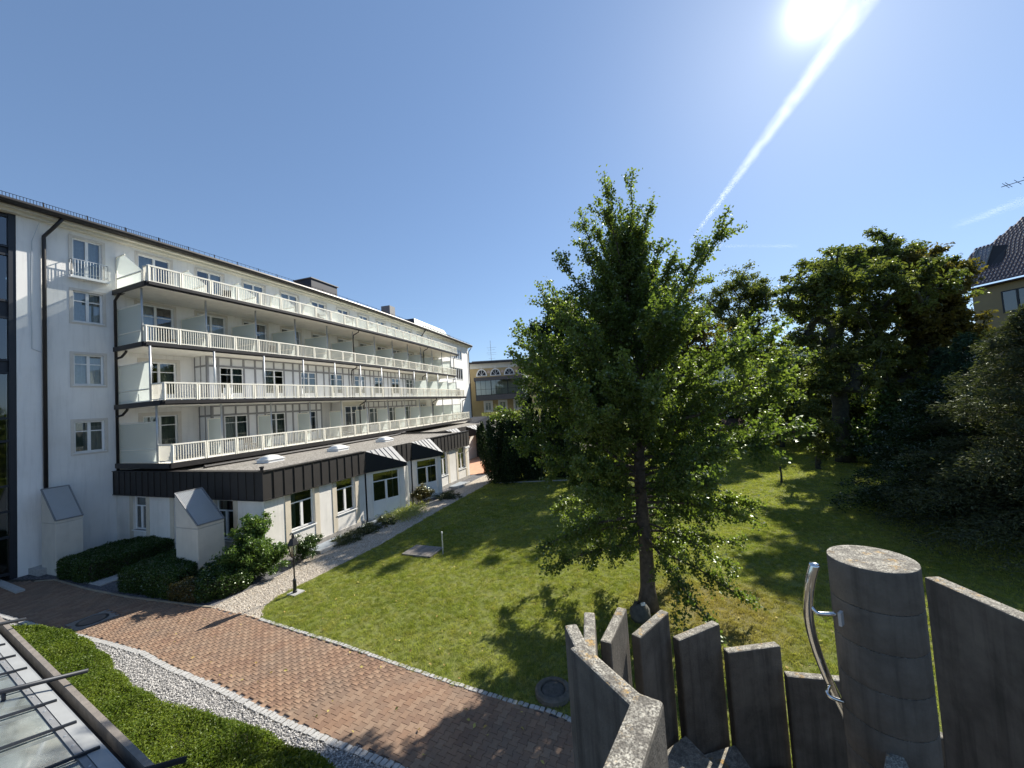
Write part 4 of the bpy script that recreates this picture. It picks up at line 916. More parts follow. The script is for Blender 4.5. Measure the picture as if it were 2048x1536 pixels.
# far white building seen through the trees
fb_ = thing('far_white_building', 'long pale building glimpsed between the tree trunks', 'building', (56, 84, 0))
FF_ = Frame(atY(1400, 780, 86), 92)
m = MB(); m.fbox(FF_, 0, 62, -12, 0, 0, 13.8); fw_ = m.build('wall', M['pale_build'], fb_); MB().fbox(FF_, -.5, 62.5, -12.5, .5, 13.8, 14.2).build('roof', M['zinc'], fb_)
for i in range(20):
    for z in (10.6,): MB().fbox(FF_, 1 + i * 3, 2.8 + i * 3, .0, .04, z, z + 1.8).build('window', M['alu_dark'], fb_)

# ------------------------------------------------------------------ ventilation shafts
def shaft(c, wb_, wr_, zl, zh, label):
    t = thing('ventilation_shaft', label, 'air shaft', c, 'rendered ventilation shafts beside the annex')
    a = np.array([math.sin(math.radians(291)), math.cos(math.radians(291)), 0]) * wb_; b = np.array([math.sin(math.radians(21)), math.cos(math.radians(21)), 0]) * wr_; c = np.array(c, float)
    Z = lambda z: np.array([0, 0, z]); zm = zl - .12
    m = MB(); m.add([c, c + a, c + a + b, c + b] + [q + Z(zm) for q in (c, c + a, c + a + b, c + b)], [(0, 1, 5, 4), (1, 2, 6, 5), (2, 3, 7, 6), (3, 0, 4, 7), (4, 5, 6, 7)]); m.build('shaft_wall', M['ventwall'], t, bevel=.012)
    g = zm + .015; e = 1.0
    m = MB(); m.add([c + Z(g), c + a + Z(g), c + a + b + Z(g), c + b + Z(g), c + Z(zl), c + a + Z(zh), c + a + b + Z(zh), c + b + Z(zl)], [(0, 1, 5, 4), (1, 2, 6, 5), (2, 3, 7, 6), (3, 0, 4, 7)]); m.build('shaft_head', M['ventwall'], t)
    A_, B_, C_, D_ = c + Z(zl + .03), c + a + Z(zh + .03), c + a + b + Z(zh + .03), c + b + Z(zl + .03)
    f = MB()
    for p, q in ((A_, B_), (B_, C_), (C_, D_), (D_, A_)): f.bar(p, q, .05)
    f.build('grille_frame', M['zinc'], t); s = MB(); dn = np.array([0, 0, -.02]); s.quad(A_ + dn, B_ + dn, C_ + dn, D_ + dn); gr = s.build('grille_backing', M['grille'], t)
    w = MB()
    for k in range(1, 26): w.bar(A_ + (B_ - A_) * k / 26, D_ + (C_ - D_) * k / 26, .012)
    for k in range(1, 18): w.bar(A_ + (D_ - A_) * k / 18, B_ + (C_ - B_) * k / 18, .012)
    w.build('wire_mesh', M['steel_post'], t)
shaft(G(398, 1166), 1.46, 1.03, 2.27, 3.55, 'pale rendered shaft with slanted wire grille standing among the hedges'); shaft(G(112, 1152), 1.3, .9, 2.44, 3.84, 'pale rendered shaft with slanted wire grille against the hotel wall')
bs = MB(); c = G(88, 1140); bs.box((c[0] + .25, c[1] - .25, .14), (1.3, .7, .28), math.radians(-21)); tag(bs.build('stone_step', M['granite']), 'low concrete step block at foot of the shaft by wall', 'step')
c = G(210, 1163); struct(MB().box((c[0] + .1, c[1] + .9, .02), (1.4, 2.4, .05), math.radians(-21)).build('paving_slab_path', M['granite']))
# ------------------------------------------------------------------ spiral concrete staircase in front
CC = np.array([1.70, 1.93]); RR, DL, F0 = 1.43, 18.5, 6.8
sp = thing('spiral_staircase', 'dark lichened concrete spiral staircase with upright slabs and steel handrail', 'staircase', (CC[0], CC[1], 0))
def radial(th, r): a = math.radians(th); return np.array([CC[0] + r * math.sin(a), CC[1] + r * math.cos(a)])
zc = atY(1742, 1115, CC[1])[2]; crad = .17
def rough_slab(name, p, q, th, z0, z1, parent, seg=5):
    p = np.array(p); q = np.array(q); d = (q - p) / np.linalg.norm(q - p); nn = np.array([d[1], -d[0]]) * th / 2
    m = MB(); P = []
    for z in (z0, z1): P += [(*(p - nn), z), (*(q - nn), z), (*(q + nn), z), (*(p + nn), z)]
    m.box8(P); return m.build(name, M['concrete'], parent, bevel=.012)
for k in range(-3, 7):
    th = F0 - DL * k; zt = 4.31 + .18 * k; c = radial(th, RR); a = math.radians(th + 90 - 12)
    d = np.array([math.sin(a), math.cos(a)]); w = .235
    z1 = zt
    rough_slab('upright_slab', c - d * w, c + d * w, .075, zt - 1.25, z1, sp)
for k in range(-6, 9):                        # wedge treads
    t0, t1 = F0 - DL * (k - .5), F0 - DL * (k + .62); z = 4.31 + .18 * k - .93
    A, B = radial(t0, RR - .04), radial(t1, RR - .04); C, D = radial(t1, crad * .8), radial(t0, crad * .8)
    m = MB(); m.prism([A, B, C, D], z - .13, z); m.build('tread', M['concrete'], sp, bevel=.008)
n = 40; zt_ = zc; first = True                 # the column is stacked from one drum per step
while zt_ > 2.3:
    zb_ = zt_ - (.19 if first else .18); e = .0014; dm = MB()
    dm.lathe((CC[0], CC[1], 0), [(crad - e, zb_ + .001), (crad, zb_ + .005), (crad, zt_ - (.012 if first else .006)), (crad - e, zt_ - .002), (crad - (.012 if first else e), zt_ - (0 if first else .002)), (0, zt_ - (0 if first else .002))], n)
    o = dm.build('drum', M['concrete'], sp); o.data.polygons.foreach_set('use_smooth', [abs(p.normal.z) < .3 for p in o.data.polygons]); zt_ = zb_; first = False
MB().lathe((CC[0], CC[1], 0), [(crad - .012, 0), (crad - .012, zc - .1), (0, zc - .1)], 24).build('column_core', simple('dark_joint_line', (.05, .047, .042), .95, var=.3), sp)
# the steel handrail curving down round the column
def on_ray(px, py, r):                        # point of the sight line at distance r from the column axis, left side
    d = ray(px, py); best = None
    for t in np.linspace(1.2, 3.2, 2001):
        q = np.array([0, 0, CAM_H]) + d * t; e = abs(np.hypot(q[0] - CC[0], q[1] - CC[1]) - r)
        if best is None or e < best[0] - 1e-9: best = (e, q)
    return best[1]
hp = [atY(1629, 1128, 1.92), atY(1620, 1165, 1.93), atY(1616, 1215, 1.96), atY(1622, 1260, 2.0), atY(1637, 1310, 2.05), atY(1658, 1362, 2.11), atY(1682, 1412, 2.17), atY(1702, 1450, 2.22), atY(1745, 1500, 2.25)]
def smoothc(P, k=5):
    P = [np.array(p) for p in P]; out = []
    for i in range(len(P) - 1):
        p0, p1, p2, p3 = P[max(i - 1, 0)], P[i], P[i + 1], P[min(i + 2, len(P) - 1)]
        for j in range(k):
            t = j / k; out.append(.5 * (2 * p1 + (p2 - p0) * t + (2 * p0 - 5 * p1 + 4 * p2 - p3) * t * t + (3 * p1 - p0 - 3 * p2 + p3) * t ** 3))
    return out + [P[-1]]
hc = smoothc(hp); h = MB(); h.tube(hc, .0215, 14); h.tube([hc[0] + (0, 0, -.001), hc[0] + (0, 0, .006)], [.0215, .012], 14); hr_ = h.build('handrail', M['chrome'], sp, smooth=True)
for pts in ([atY(1621, 1210, 1.95), atY(1630, 1222, 1.93), atY(1640, 1227, 1.92), atY(1672, 1228, 1.90)], [atY(1659, 1372, 2.06), atY(1655, 1385, 2.02), atY(1664, 1395, 2.0), atY(1690, 1404, 1.98)]):
    MB().tube(smoothc(pts, 6), .0095, 10).build('rail_bracket', M['chrome'], hr_, smooth=True)
# plate on the column
q = atY(1682, 1237, 1.86); MB().box(q, (.035, .012, .06), math.radians(35)).build('bracket_plate', M['steel_post'], hr_)
# big slabs: right-hand wall slab and the lichen-topped landing slab nearest the camera
ztr = 5.19; A = G(1862, 1152, ztr); B = G(2040, 1236, ztr - .02); d = (B - A)[:2]
rough_slab('wall_slab', A[:2], A[:2] + d * 1.6, .095, 2.2, ztr, sp)
A = G(1302, 1380, 5.565); B = G(1243, 1536, 5.565); d = (B - A)[:2]
rough_slab('landing_slab', A[:2] + d * .08, A[:2] + d * 2.2, .09, 3.6, 5.565, sp)

# ------------------------------------------------------------------ glazed canopy roof at the lower left
CZ = 3.0; p0, p1 = G(20, 1262, CZ), G(290, 1530, CZ); caz = math.degrees(math.atan2((p1 - p0)[0], (p1 - p0)[1])); CF = Frame(p0, caz); SLP = .22
cn = thing('glass_canopy', 'sloping glazed canopy roof with pale metal edge and dark glazing bars', 'canopy', (*p0[:2], 0)); cz = lambda n: CZ + max(0, n - .14) * SLP
def cbox(mb, u0, u1, n0, n1, h0, h1): return mb.box8([CF(u0, n0, cz(n0) + h0), CF(u1, n0, cz(n0) + h0), CF(u1, n1, cz(n1) + h0), CF(u0, n1, cz(n1) + h0), CF(u0, n0, cz(n0) + h1), CF(u1, n0, cz(n0) + h1), CF(u1, n1, cz(n1) + h1), CF(u0, n1, cz(n1) + h1)])
U0, U1 = -3.5, 7.0
MB().fbox(CF, U0, U1, -.04, .02, CZ - .22, CZ + .02).build('edge_board', M['timber'], cn)
m = MB(); m.fbox(CF, U0, U1, .02, .12, CZ - .2, CZ - .14); m.build('gutter_channel', M['darkmetal'], cn)
m = MB(); m.fbox(CF, U0, U1, .12, .14, CZ - .2, CZ + .03); cbox(m, U0, U1, .14, .26, -.02, .035); m.build('edge_flashing', simple('pale_sheet_flashing', (.30, .31, .31), .55, .1, var=.08), cn)
m = MB(); cbox(m, U0, U1, .265, .325, -.02, .028); st_ = m.build('screw_strip', M['zinc'], cn)
m = MB()
for u in np.arange(U0 + .1, U1, .28): q = CF(u, .295, cz(.295) + .03); m.lathe(q, [(.012, 0), (.01, .006), (0, .007)], 6)
m.build('screw_heads', M['steel_post'], st_)
ub = [-2.95, -2.0, -1.05, -.1, .78, 1.5, 2.2, 2.95, 3.7, 4.5, 5.3, 6.1]
for a, b in zip(ub[:-1], ub[1:]):
    g = MB(); cbox(g, a + .02, b - .02, .33, 3.6, .0, .012); g.build('glass_pane', M['glass_roof'], cn)
for u in ub:
    m = MB(); cbox(m, u - .015, u + .015, .16, 3.6, .036, .062); m.build('glazing_bar', M['alu_dark'], cn)
for (x0, y0, x1, y1) in ((51, 1238, -20, 1252), (176, 1341, -20, 1389), (372, 1518, 290, 1541)):
    a = G(x0, y0, CZ + .12); b = G(x1, y1, CZ + .22); d = (b - a) / np.linalg.norm(b - a); m = MB(); m.tube([a, b + d * 1.5], .028, 10)
    q = a + d * .75; m.tube([q, q - (0, 0, .2)], .02, 8); m.build('support_rod', M['alu_dark'], cn, smooth=True)
m = MB(); m.fbox(CF, U0, U1, .4, 3.6, CZ - 1.5, CZ - 1.45); m.build('canopy_inner_floor', simple('dim_interior_floor', (.30, .31, .30), .8, var=.3, scale=1.5), cn)
m = MB()
for u in np.arange(U0 + .5, U1, 1.2): m.bar(CF(u, .5, CZ - .12), CF(u, 3.6, CZ + .56), .06, .14)
m.build('rafter', M['steel_post'], cn)
m = MB(); m.fbox(CF, U0, U1, .1, .25, 0, CZ - .21); m.build('canopy_wall', M['annex_plaster'], cn)

# ------------------------------------------------------------------ garden lamp, covers, posts, pots
b = G(590, 1187); lp = thing('garden_lamp', 'slim black lantern lamp post beside the gravel path', 'lamp post', b)
P = lambda z: b + (0, 0, z)
MB().box(b + (0.04, 0, .02), (.42, .42, .05), -math.radians(25)).build('footing', M['granite'], lp)
MB().lathe(b, [(.075, .04), (.075, .1), (.06, .12), (.06, .46), (.07, .48), (.05, .52), (.026, .56), (.024, 1.28), (.045, 1.30), (.03, 1.33)], 12).build('pole', M['black_iron'], lp)
ln = MB(); ln.lathe(b, [(.09, 1.33), (.105, 1.345), (.09, 1.36)], 6)
for i in range(6):
    a = math.pi / 3 * i; ln.bar(b + (.095 * math.cos(a), .095 * math.sin(a), 1.35), b + (.175 * math.cos(a), .175 * math.sin(a), 1.78), .016)
lo = ln.build('lantern', M['black_iron'], lp)
MB().lathe(b, [(.20, 1.77), (.205, 1.79), (.12, 1.97), (.06, 2.0), (.05, 2.05), (.06, 2.06), (.05, 2.12), (.025, 2.13), (.03, 2.18), (0, 2.21)], 6).build('lantern_cap', M['black_iron'], lo)
for i in range(6):
    a, c = math.pi / 3 * i, math.pi / 3 * (i + 1); MB().quad(b + (.093 * math.cos(a), .093 * math.sin(a), 1.36), b + (.093 * math.cos(c), .093 * math.sin(c), 1.36), b + (.172 * math.cos(c), .172 * math.sin(c), 1.77), b + (.172 * math.cos(a), .172 * math.sin(a), 1.77)).build('pane', M['glass'], lo)
MB().lathe(b, [(.02, 1.35), (.02, 1.55), (.035, 1.58), (.035, 1.68), (0, 1.71)], 8).build('bulb', M['white'], lo)

hc_ = G(846, 1104); ht = thing('hatch_cover', 'weathered rectangular wooden hatch lying in the lawn by thin post', 'hatch', hc_)
f = MB(); rz = math.radians(-22)
for x, y, dx, dy in ((0, -.5, 1.5, .1), (0, .5, 1.5, .1), (-.7, 0, .1, 1.1), (.7, 0, .1, 1.1)):
    c, s = math.cos(rz), math.sin(rz); f.box((hc_[0] + x * c - y * s, hc_[1] + x * s + y * c, .03), (dx, dy, .09 if dx > 1 else .085), rz)
f.build('hatch_frame', simple('stained_concrete_frame', (.2, .185, .16), .9, var=.3, scale=6), ht)
for i in range(5):
    x = -.52 + .26 * i; MB().box((hc_[0] + x * math.cos(rz), hc_[1] + x * math.sin(rz), .065), (.245, .9, .03 + .004 * (i % 2)), rz).build('plank', M['timber'], ht)
b = G(886, 1108); t = thing('marker_post', 'thin grey steel post standing in lawn beside the hatch', 'post', b)
m = MB(); m.tube([b, b + (0, 0, .92)], .028, 8); m.build('post_tube', M['steel_post'], t); MB().lathe(b, [(.034, .9), (.034, .97), (.0, .98)], 8).build('post_cap', M['white'], t)
b = G(1563, 965); m = MB(); m.tube([b, b + (.04, 0, .5), b + (.0, 0, 1.05)], [.07, .06, .055], 8); tag(m.build('timber_stake', M['dark_bark']), 'short dark timber stake alone in the far lawn', 'stake')
w = G(1107, 1388); t = thing('concrete_well_ring', 'round concrete manhole ring with dark lid at lawn edge', 'manhole', w)
MB().lathe(w, [(.40, 0), (.40, .1), (.36, .13), (.28, .13), (.27, .07), (.0, .07)], 26).build('ring', simple('old_concrete_ring', (.10, .09, .075), .95, var=.35, scale=8, bmp=.6), t)
MB().lathe(w, [(.25, .06), (.25, .10), (.20, .115), (.0, .12)], 22).build('lid', simple('iron_lid', (.07, .066, .06), .7, .2, var=.4, scale=14, bmp=.6), t)
t = thing('road_manhole', 'square manhole cover with dark oval ring in the brick road', 'manhole', (mh[0], mh[1], 0))
m = MB(); m.box((mh[0], mh[1], -.02), (1.02, 1.02, .05), -PAZ); m.build('cover_frame', simple('worn_frame', (.2, .18, .16), .9, var=.25, scale=6), t)
MB().lathe((mh[0], mh[1], .0), [(.40, 0), (.40, .012), (.33, .014), (.33, .009), (0, .009)], 26).build('iron_ring', M['black_iron'], t)
MB().lathe((mh[0], mh[1], .006), [(.325, 0), (.325, .008), (0, .009)], 24).build('cover_plate', simple('brown_cover', (.14, .11, .09), .8, var=.2), t)
c = G(975, 945); t = thing('terracotta_pot', 'terracotta plant pot on the sunny terrace beside the yew', 'plant pot', c)
MB().lathe(c, [(.28, 0), (.42, .62), (.47, .62), (.47, .75), (.40, .75), (.38, .66), (0, .66)], 18).build('pot', M['terracotta'], t, smooth=False)
c = G(1715, 910); t = thing('garden_statue', 'small pale stone figure standing in the deep shade', 'statue', c)
m = MB(); m.lathe(c, [(.28, 0), (.28, .3), (.2, .35), (.19, .7), (.17, 1.0), (.2, 1.15), (.08, 1.25), (.11, 1.38), (.1, 1.48), (.0, 1.55)], 12); m.build('figure', simple('pink_sandstone', (.42, .32, .27), .9), t, smooth=True)
c = G(1282, 1240); V = []; m = MB(); m.lathe(c, [(.24, 0), (.3, .14), (.27, .32), (.17, .46), (0, .5)], 11); m.v = [(x + rng.normal() * .025, y + rng.normal() * .025, z + rng.normal() * .02) for x, y, z in m.v]
bo = m.build('boulder', M['stone_dark'], smooth=True); tag(bo, 'dark boulder lying at the foot of the ginkgo', 'boulder')
q = c + (.06, -.12, .46); tag(MB().box(q, (.12, .05, .16), .4).build('label_plate', M['white']), 'small pale plate on the dark boulder', 'plate')
c = G(1470, 880); c = atY(1470, 862, 44); t = thing('garden_shed', 'small brown garden shed deep among the trees', 'shed', (c[0], c[1], 0))
m = MB(); m.box((c[0], c[1], 1.1), (3, 2.4, 2.2)); m.build('shed_wall', simple('brown_shed_boards', (.14, .09, .06), .9), t)
m = MB(); m.add([(c[0] - 1.7, c[1] - 1.5, 2.2), (c[0] + 1.7, c[1] - 1.5, 2.2), (c[0] + 1.7, c[1], 3.0), (c[0] - 1.7, c[1], 3.0), (c[0] + 1.7, c[1] + 1.5, 2.2), (c[0] - 1.7, c[1] + 1.5, 2.2)], [(0, 1, 2, 3), (3, 2, 4, 5)]); m.build('shed_roof', simple('brown_felt_roof', (.07, .05, .04), 1, spec=.05), t)
# ------------------------------------------------------------------ foliage
def unit(v): return v / (np.linalg.norm(v, axis=-1, keepdims=True) + 1e-9)
def leaf_quads(P, L, Wd_, up=.6, axis=None, spread=1.0, fold=.15):
    n = len(P); nrm = unit(rng.normal(size=(n, 3)) * spread + np.array([0, 0, up]))
    ax = rng.normal(size=(n, 3)) if axis is None else axis + rng.normal(size=(n, 3)) * .55
    ax = unit(ax - nrm * (ax * nrm).sum(1, keepdims=True)); sd = np.cross(nrm, ax)
    l = (L * rng.uniform(.65, 1.25, (n, 1))); w = (Wd_ * rng.uniform(.7, 1.2, (n, 1)))
    V = np.stack([P - ax * l * .5, P + ax * l * .08 + sd * w * .5 + nrm * l * fold, P + ax * l * .5 - nrm * l * .08, P + ax * l * .08 - sd * w * .5 + nrm * l * fold], 1).reshape(-1, 3)
    return V, np.arange(4 * n).reshape(n, 4)
def leaves(name, P, L, Wd_, mat, parent, tint=None, origin=None, kind=None, **k):
    P = np.asarray(P, float)
    if tint is None: tint = rng.random(len(P))
    V, F = leaf_quads(P, L, Wd_, **k); o = ORG[parent.name] if (parent is not None and origin is None) else np.array(origin, float)
    me = fast_mesh(name, V - o, F, np.repeat(np.clip(tint, 0, 1), 4)); return link(name, me, mat, parent, o, kind)
def ball(c, r, n, shell=.5):
    d = unit(rng.normal(size=(n, 3))); t = (shell + (1 - shell) * rng.random((n, 1))) ** 1.0 * (rng.random((n, 1)) ** .33) ; return np.asarray(c) + d * t * np.asarray(r)
def skeleton(base, th, lean, attract, r0, leadr=None, jit=.12, ks=4):
    """trunk up to height th, then limbs reaching every attractor; returns tubes and end chains"""
    nodes = [np.array(base, float)]; par = [-1]; ntr = 10
    for i in range(1, ntr + 1):
        t = i / ntr; nodes.append(np.array(base) + np.array([lean[0] * t, lean[1] * t, th * t]) + np.append(rng.normal(size=2) * jit * .5, 0)); par.append(len(nodes) - 2)
    top = np.array(base) + np.array([lean[0], lean[1], th]); A = sorted(attract, key=lambda a: np.linalg.norm(a - top * np.array([1, 1, 0]) - np.array([0, 0, max(top[2] * .6, a[2] * .6)])))
    chains = []
    for a in A:
        N_ = np.array(nodes); d = a - N_; dist = np.linalg.norm(d, axis=1); hz = np.linalg.norm(d[:, :2], axis=1); pen = np.maximum(0, hz * .35 - d[:, 2]) * 1.2; pen[:4] += 5
        j = int(np.argmin(dist + pen)); p = N_[j]; k = max(2, int(dist[j] / max(.4, .14 * th)) + 1); k = min(k, ks + 3); ch = [j]
        for i in range(1, k + 1):
            t = i / k; q = p + (a - p) * t; q = q + np.array([0, 0, .16 * dist[j] * math.sin(math.pi * t) * (1 if a[2] > p[2] else .4)]) + (rng.normal(size=3) * jit * (dist[j] * .18 + .1) if i < k else 0)
            nodes.append(q); par.append(ch[-1]); ch.append(len(nodes) - 1)
        chains.append(ch)
    n = len(nodes); rad = np.zeros(n); kids = [0] * n; ex = 2.2
    for i in range(n - 1, 0, -1):
        if rad[i] == 0: rad[i] = .012 ** ex
        rad[par[i]] += rad[i]
    rad = rad ** (1 / ex); rad = rad * (r0 / rad[0]); rad = np.maximum(rad, .008)
    mb = MB(); mb.tube([nodes[i] for i in range(ntr + 1)], [rad[i] * (1.35 if i == 0 else 1) for i in range(ntr + 1)], 10)
    for ch in chains: mb.tube([nodes[i] for i in ch], [min(rad[ch[1]], rad[ch[0]])] + [rad[i] for i in ch[1:]], 5, cap=False)
    return mb, nodes, chains
def crown_pts(blobs, n, zmin=-9):
    """attractors through a union of ellipsoids, denser toward the outside"""
    out = []; w = np.array([b[1][0] * b[1][1] * b[1][2] for b in blobs]) ** .66; w /= w.sum()
    while len(out) < n:
        b = blobs[rng.choice(len(blobs), p=w)]; q = ball(b[0], b[1], 1, .3)[0]
        if q[2] > zmin: out.append(q)
    return np.array(out)
def broadleaf(name, label, base, th, blobs, nattr, nleaf, L, Wd_, mat, bark, r0, clump=.9, flat=.55, star=0, lean=(0, 0), zmin=1.0, group=None, cat='tree', along=.35, up=.5, tvar=.35):
    t = thing(name, label, cat, base, group); A = crown_pts(blobs, nattr, zmin)
    mb, nodes, chains = skeleton(base, th, lean, A, r0); mb.build('trunk', M[bark], t, smooth=True, origin=base)
    P, T = [], []; per = nleaf // nattr
    for a, ch in zip([nodes[c[-1]] for c in chains], chains):
        k = max(6, int(per * rng.uniform(.4, 1.5))); na = int(k * along); g = rng.random()
        c = clump * rng.uniform(.6, 1.25); P.append(ball(a, (c, c, c * flat), k - na, .2))
        q = np.array([nodes[i] for i in ch[-3:]]); s = rng.random(na) * (len(q) - 1); i = s.astype(int); f = (s - i)[:, None]
        P.append(q[i] * (1 - f) + q[np.minimum(i + 1, len(q) - 1)] * f + rng.normal(size=(na, 3)) * clump * .33)
        T.append(np.clip(g * (1 - tvar) + rng.random(k) * tvar + rng.normal(size=k) * .08, 0, 1))
    P = np.concatenate(P); T = np.concatenate(T)
    if star:
        n = len(P); nrm = unit(rng.normal(size=(n, 3)) * .6 + np.array([0, 0, .9])); ax = unit(np.cross(nrm, rng.normal(size=(n, 3)))); sd = np.cross(nrm, ax); Q, AX = [], []
        for j in range(star):
            a = (j - (star - 1) / 2) * 2.0 * math.pi / (star + 2.0); d = ax * math.cos(a) + sd * math.sin(a); Q.append(P + d * L * .55 - np.array([0, 0, L * .12]) * abs(a)); AX.append(d * 2.5 - np.array([0, 0, .7]))
        P = np.concatenate(Q); T = np.tile(T, star); leaves('crown', P, L, Wd_, M[mat], t, T, axis=np.concatenate(AX), up=up)
    else: leaves('crown', P, L, Wd_, M[mat], t, T, up=up)
    return t

# ---- the ginkgo
gb = G(1297, 1217); gk = thing('ginkgo_tree', 'tall conical ginkgo with fan leaves and straight trunk alone on the lawn', 'tree', gb)
TH = 12.15; tr = MB(); tops = lambda z: gb + np.array([.32 * (z / TH) + .05 * math.sin(z * 1.1), .1 * math.sin(z * .8), z])
zs = np.linspace(0, TH, 22); tr.tube([tops(z) for z in zs], [max(.012, .235 * (1 - z / TH) ** .85 * (1.45 if z == 0 else 1.0)) for z in zs], 12)
prof = lambda z: np.interp(z, [1.0, 2.0, 3, 4, 5, 6, 7, 8, 9, 10, 11, 12, 12.8], [2.7, 3.2, 3.45, 3.8, 4.2, 4.4, 4.1, 3.2, 2.15, 1.3, .75, .42, .2])
GP, GT = [], []
def plume(q, n, r, g):
    s_ = rng.random(n) ** .85 * (len(q) - 1); k = s_.astype(int); f = (s_ - k)[:, None]; X = q[k] * (1 - f) + q[np.minimum(k + 1, len(q) - 1)] * f
    GP.append(X + rng.normal(size=(n, 3)) * r * rng.uniform(.5, 1.3, (n, 1))); GT.append(np.clip(g * .55 + rng.random(n) * .45, 0, 1))
def limb(s, d, L0, bend, z0, dens=1.0):
    pts = [s + d * L0 * f + np.array([0, 0, bend * f * f]) + rng.normal(size=3) * .03 * L0 * f * .5 for f in np.linspace(0, 1, 8)]
    tr.tube(pts, [max(.006, .05 * (L0 / 4) * (1 - f) + .007) for f in np.linspace(0, 1, 8)], 5, cap=False); pts = np.array(pts); g = rng.random()
    dens *= 1.1 if z0 > 3.2 else .7
    plume(pts[2:], int(140 * L0 * dens), .085, g)
    for m_ in range(int(3.4 * L0) + 2):
        f = rng.uniform(.2, .97); p = pts[int(f * 7)]; dd = unit(d + unit(rng.normal(size=3)) * .95 + np.array([0, 0, .12 if z0 > 3 else -.25])); l = L0 * rng.uniform(.14, .34) * (1.15 - f * .6)
        q = np.array([p + dd * l * x + np.array([0, 0, (.12 if z0 > 3.4 else -.25) * l * x * x]) for x in np.linspace(0, 1, 4)]); tr.tube(q, [.012, .008, .006, .004], 4, cap=False); plume(q, int(150 * l * dens) + 12, .075, g)
nb = 128
for i in range(nb):
    z0 = 1.75 + (TH - 2.6) * ((i + rng.random() * .8) / nb) ** .95; az = i * 2.39996 + rng.normal() * .3; el = np.interp(z0, [1.7, 3, 5, 8, 11, 12.7], [-.20, .0, .26, .5, .85, 1.1]) + rng.normal() * .12
    fac = rng.uniform(.62, 1.12); r = .2
    while r < prof(min(12.8, z0 + r * math.tan(el))) * fac and z0 + r * math.tan(el) < 12.1: r += .05
    L0 = r / math.cos(el); limb(tops(z0), np.array([math.sin(az) * math.cos(el), math.cos(az) * math.cos(el), math.sin(el)]), L0, .12 * L0 if z0 > 3.4 else -.16 * L0, z0)
for (px, py), z0 in (((1427, 463), 7.6), ((1392, 505), 8.0), ((1174, 458), 8.6), ((1141, 538), 7.2), ((1216, 392), 9.0), ((1264, 380), 10.2), ((1298, 425), 9.8), ((1100, 600), 6.0), ((1340, 520), 8.6), ((1240, 428), 9.4), ((1225, 455), 8.8), ((1272, 440), 9.6), ((1288, 472), 9.0), ((1203, 478), 8.4), ((1312, 505), 8.4), ((1185, 525), 7.6), ((1250, 470), 8.6), ((1090, 690), 4.6), ((1070, 760), 4.0), ((1060, 660), 5.6), ((1120, 590), 6.4), ((1505, 640), 5.6), ((1045, 690), 5.0)):
    e = atY(px, py, gb[1] + rng.normal() * .5); s0 = tops(z0); v = e - s0; L0 = np.linalg.norm(v); d = v / L0; d2 = unit(d - np.array([0, 0, .22])); limb(s0, d2, L0 * .97, .24 * L0, z0, .75)
tr.build('trunk', M['bark'], gk, smooth=True, origin=gb)
GP = np.concatenate(GP); leaves('crown', GP, .078, .085, M['ginkgo'], gk, np.concatenate(GT), up=.35, fold=.1)

# ---- broad trees behind
D = lambda px, py, Y: atY(px, py, Y)
def base_at(px, Y): q = atY(px, 900, Y); return np.array([q[0], Y, 0.0])
def blob(px, py, Y, rx, rz, ry=None): return (atY(px, py, Y), (rx, ry or rx, rz))
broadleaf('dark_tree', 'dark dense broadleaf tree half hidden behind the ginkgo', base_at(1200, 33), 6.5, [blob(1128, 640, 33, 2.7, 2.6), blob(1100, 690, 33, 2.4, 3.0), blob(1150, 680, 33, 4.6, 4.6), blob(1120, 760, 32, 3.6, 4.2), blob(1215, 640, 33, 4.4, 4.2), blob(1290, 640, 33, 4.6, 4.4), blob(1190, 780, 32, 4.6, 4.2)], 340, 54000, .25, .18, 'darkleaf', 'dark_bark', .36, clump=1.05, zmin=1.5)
broadleaf('bronzed_tree', 'bronze-tinged tree showing between ginkgo and the airy tree', base_at(1350, 32), 6.5, [blob(1345, 660, 32, 3.6, 4.0), blob(1390, 680, 31.5, 3.0, 3.6), blob(1330, 760, 32, 4.2, 4.0)], 170, 26000, .24, .17, 'copper', 'dark_bark', .3, clump=1.0, zmin=1.5)
broadleaf('airy_tree', 'loose rounded tree with sky showing through, right of the ginkgo top', base_at(1512, 46), 12, [blob(1478, 575, 46, 4.0, 3.4), blob(1435, 610, 46, 2.8, 3.0), blob(1522, 600, 46, 3.0, 3.4), blob(1490, 650, 46, 4.6, 3.4), blob(1500, 720, 46, 4.4, 3.6)], 240, 26000, .28, .16, 'chestnut', 'dark_bark', .34, clump=1.0, zmin=3)
ch_g = 'chestnut trees at the garden edge'
broadleaf('chestnut_tree', 'broad chestnut tree with ivy-dark trunk, left of the large pair', base_at(1690, 31), 7.5, [blob(1612, 590, 25.5, 2.4, 2.3), blob(1610, 690, 29, 2.6, 2.2), blob(1690, 720, 30, 3.2, 2.4), blob(1650, 770, 30, 3.0, 2.2), blob(1660, 560, 26.0, 2.6, 2.4), blob(1640, 560, 31.0, 3.02, 2.79), blob(1700, 540, 30.2, 3.26, 3.41), blob(1605, 620, 31.0, 2.02, 2.17), blob(1690, 640, 31.0, 3.56, 2.63), blob(1660, 720, 31.0, 3.26, 2.02)], 330, 8200, .32, .13, 'chestnut', 'dark_bark', .55, clump=.78, flat=.5, star=5, zmin=3.5, group=ch_g)
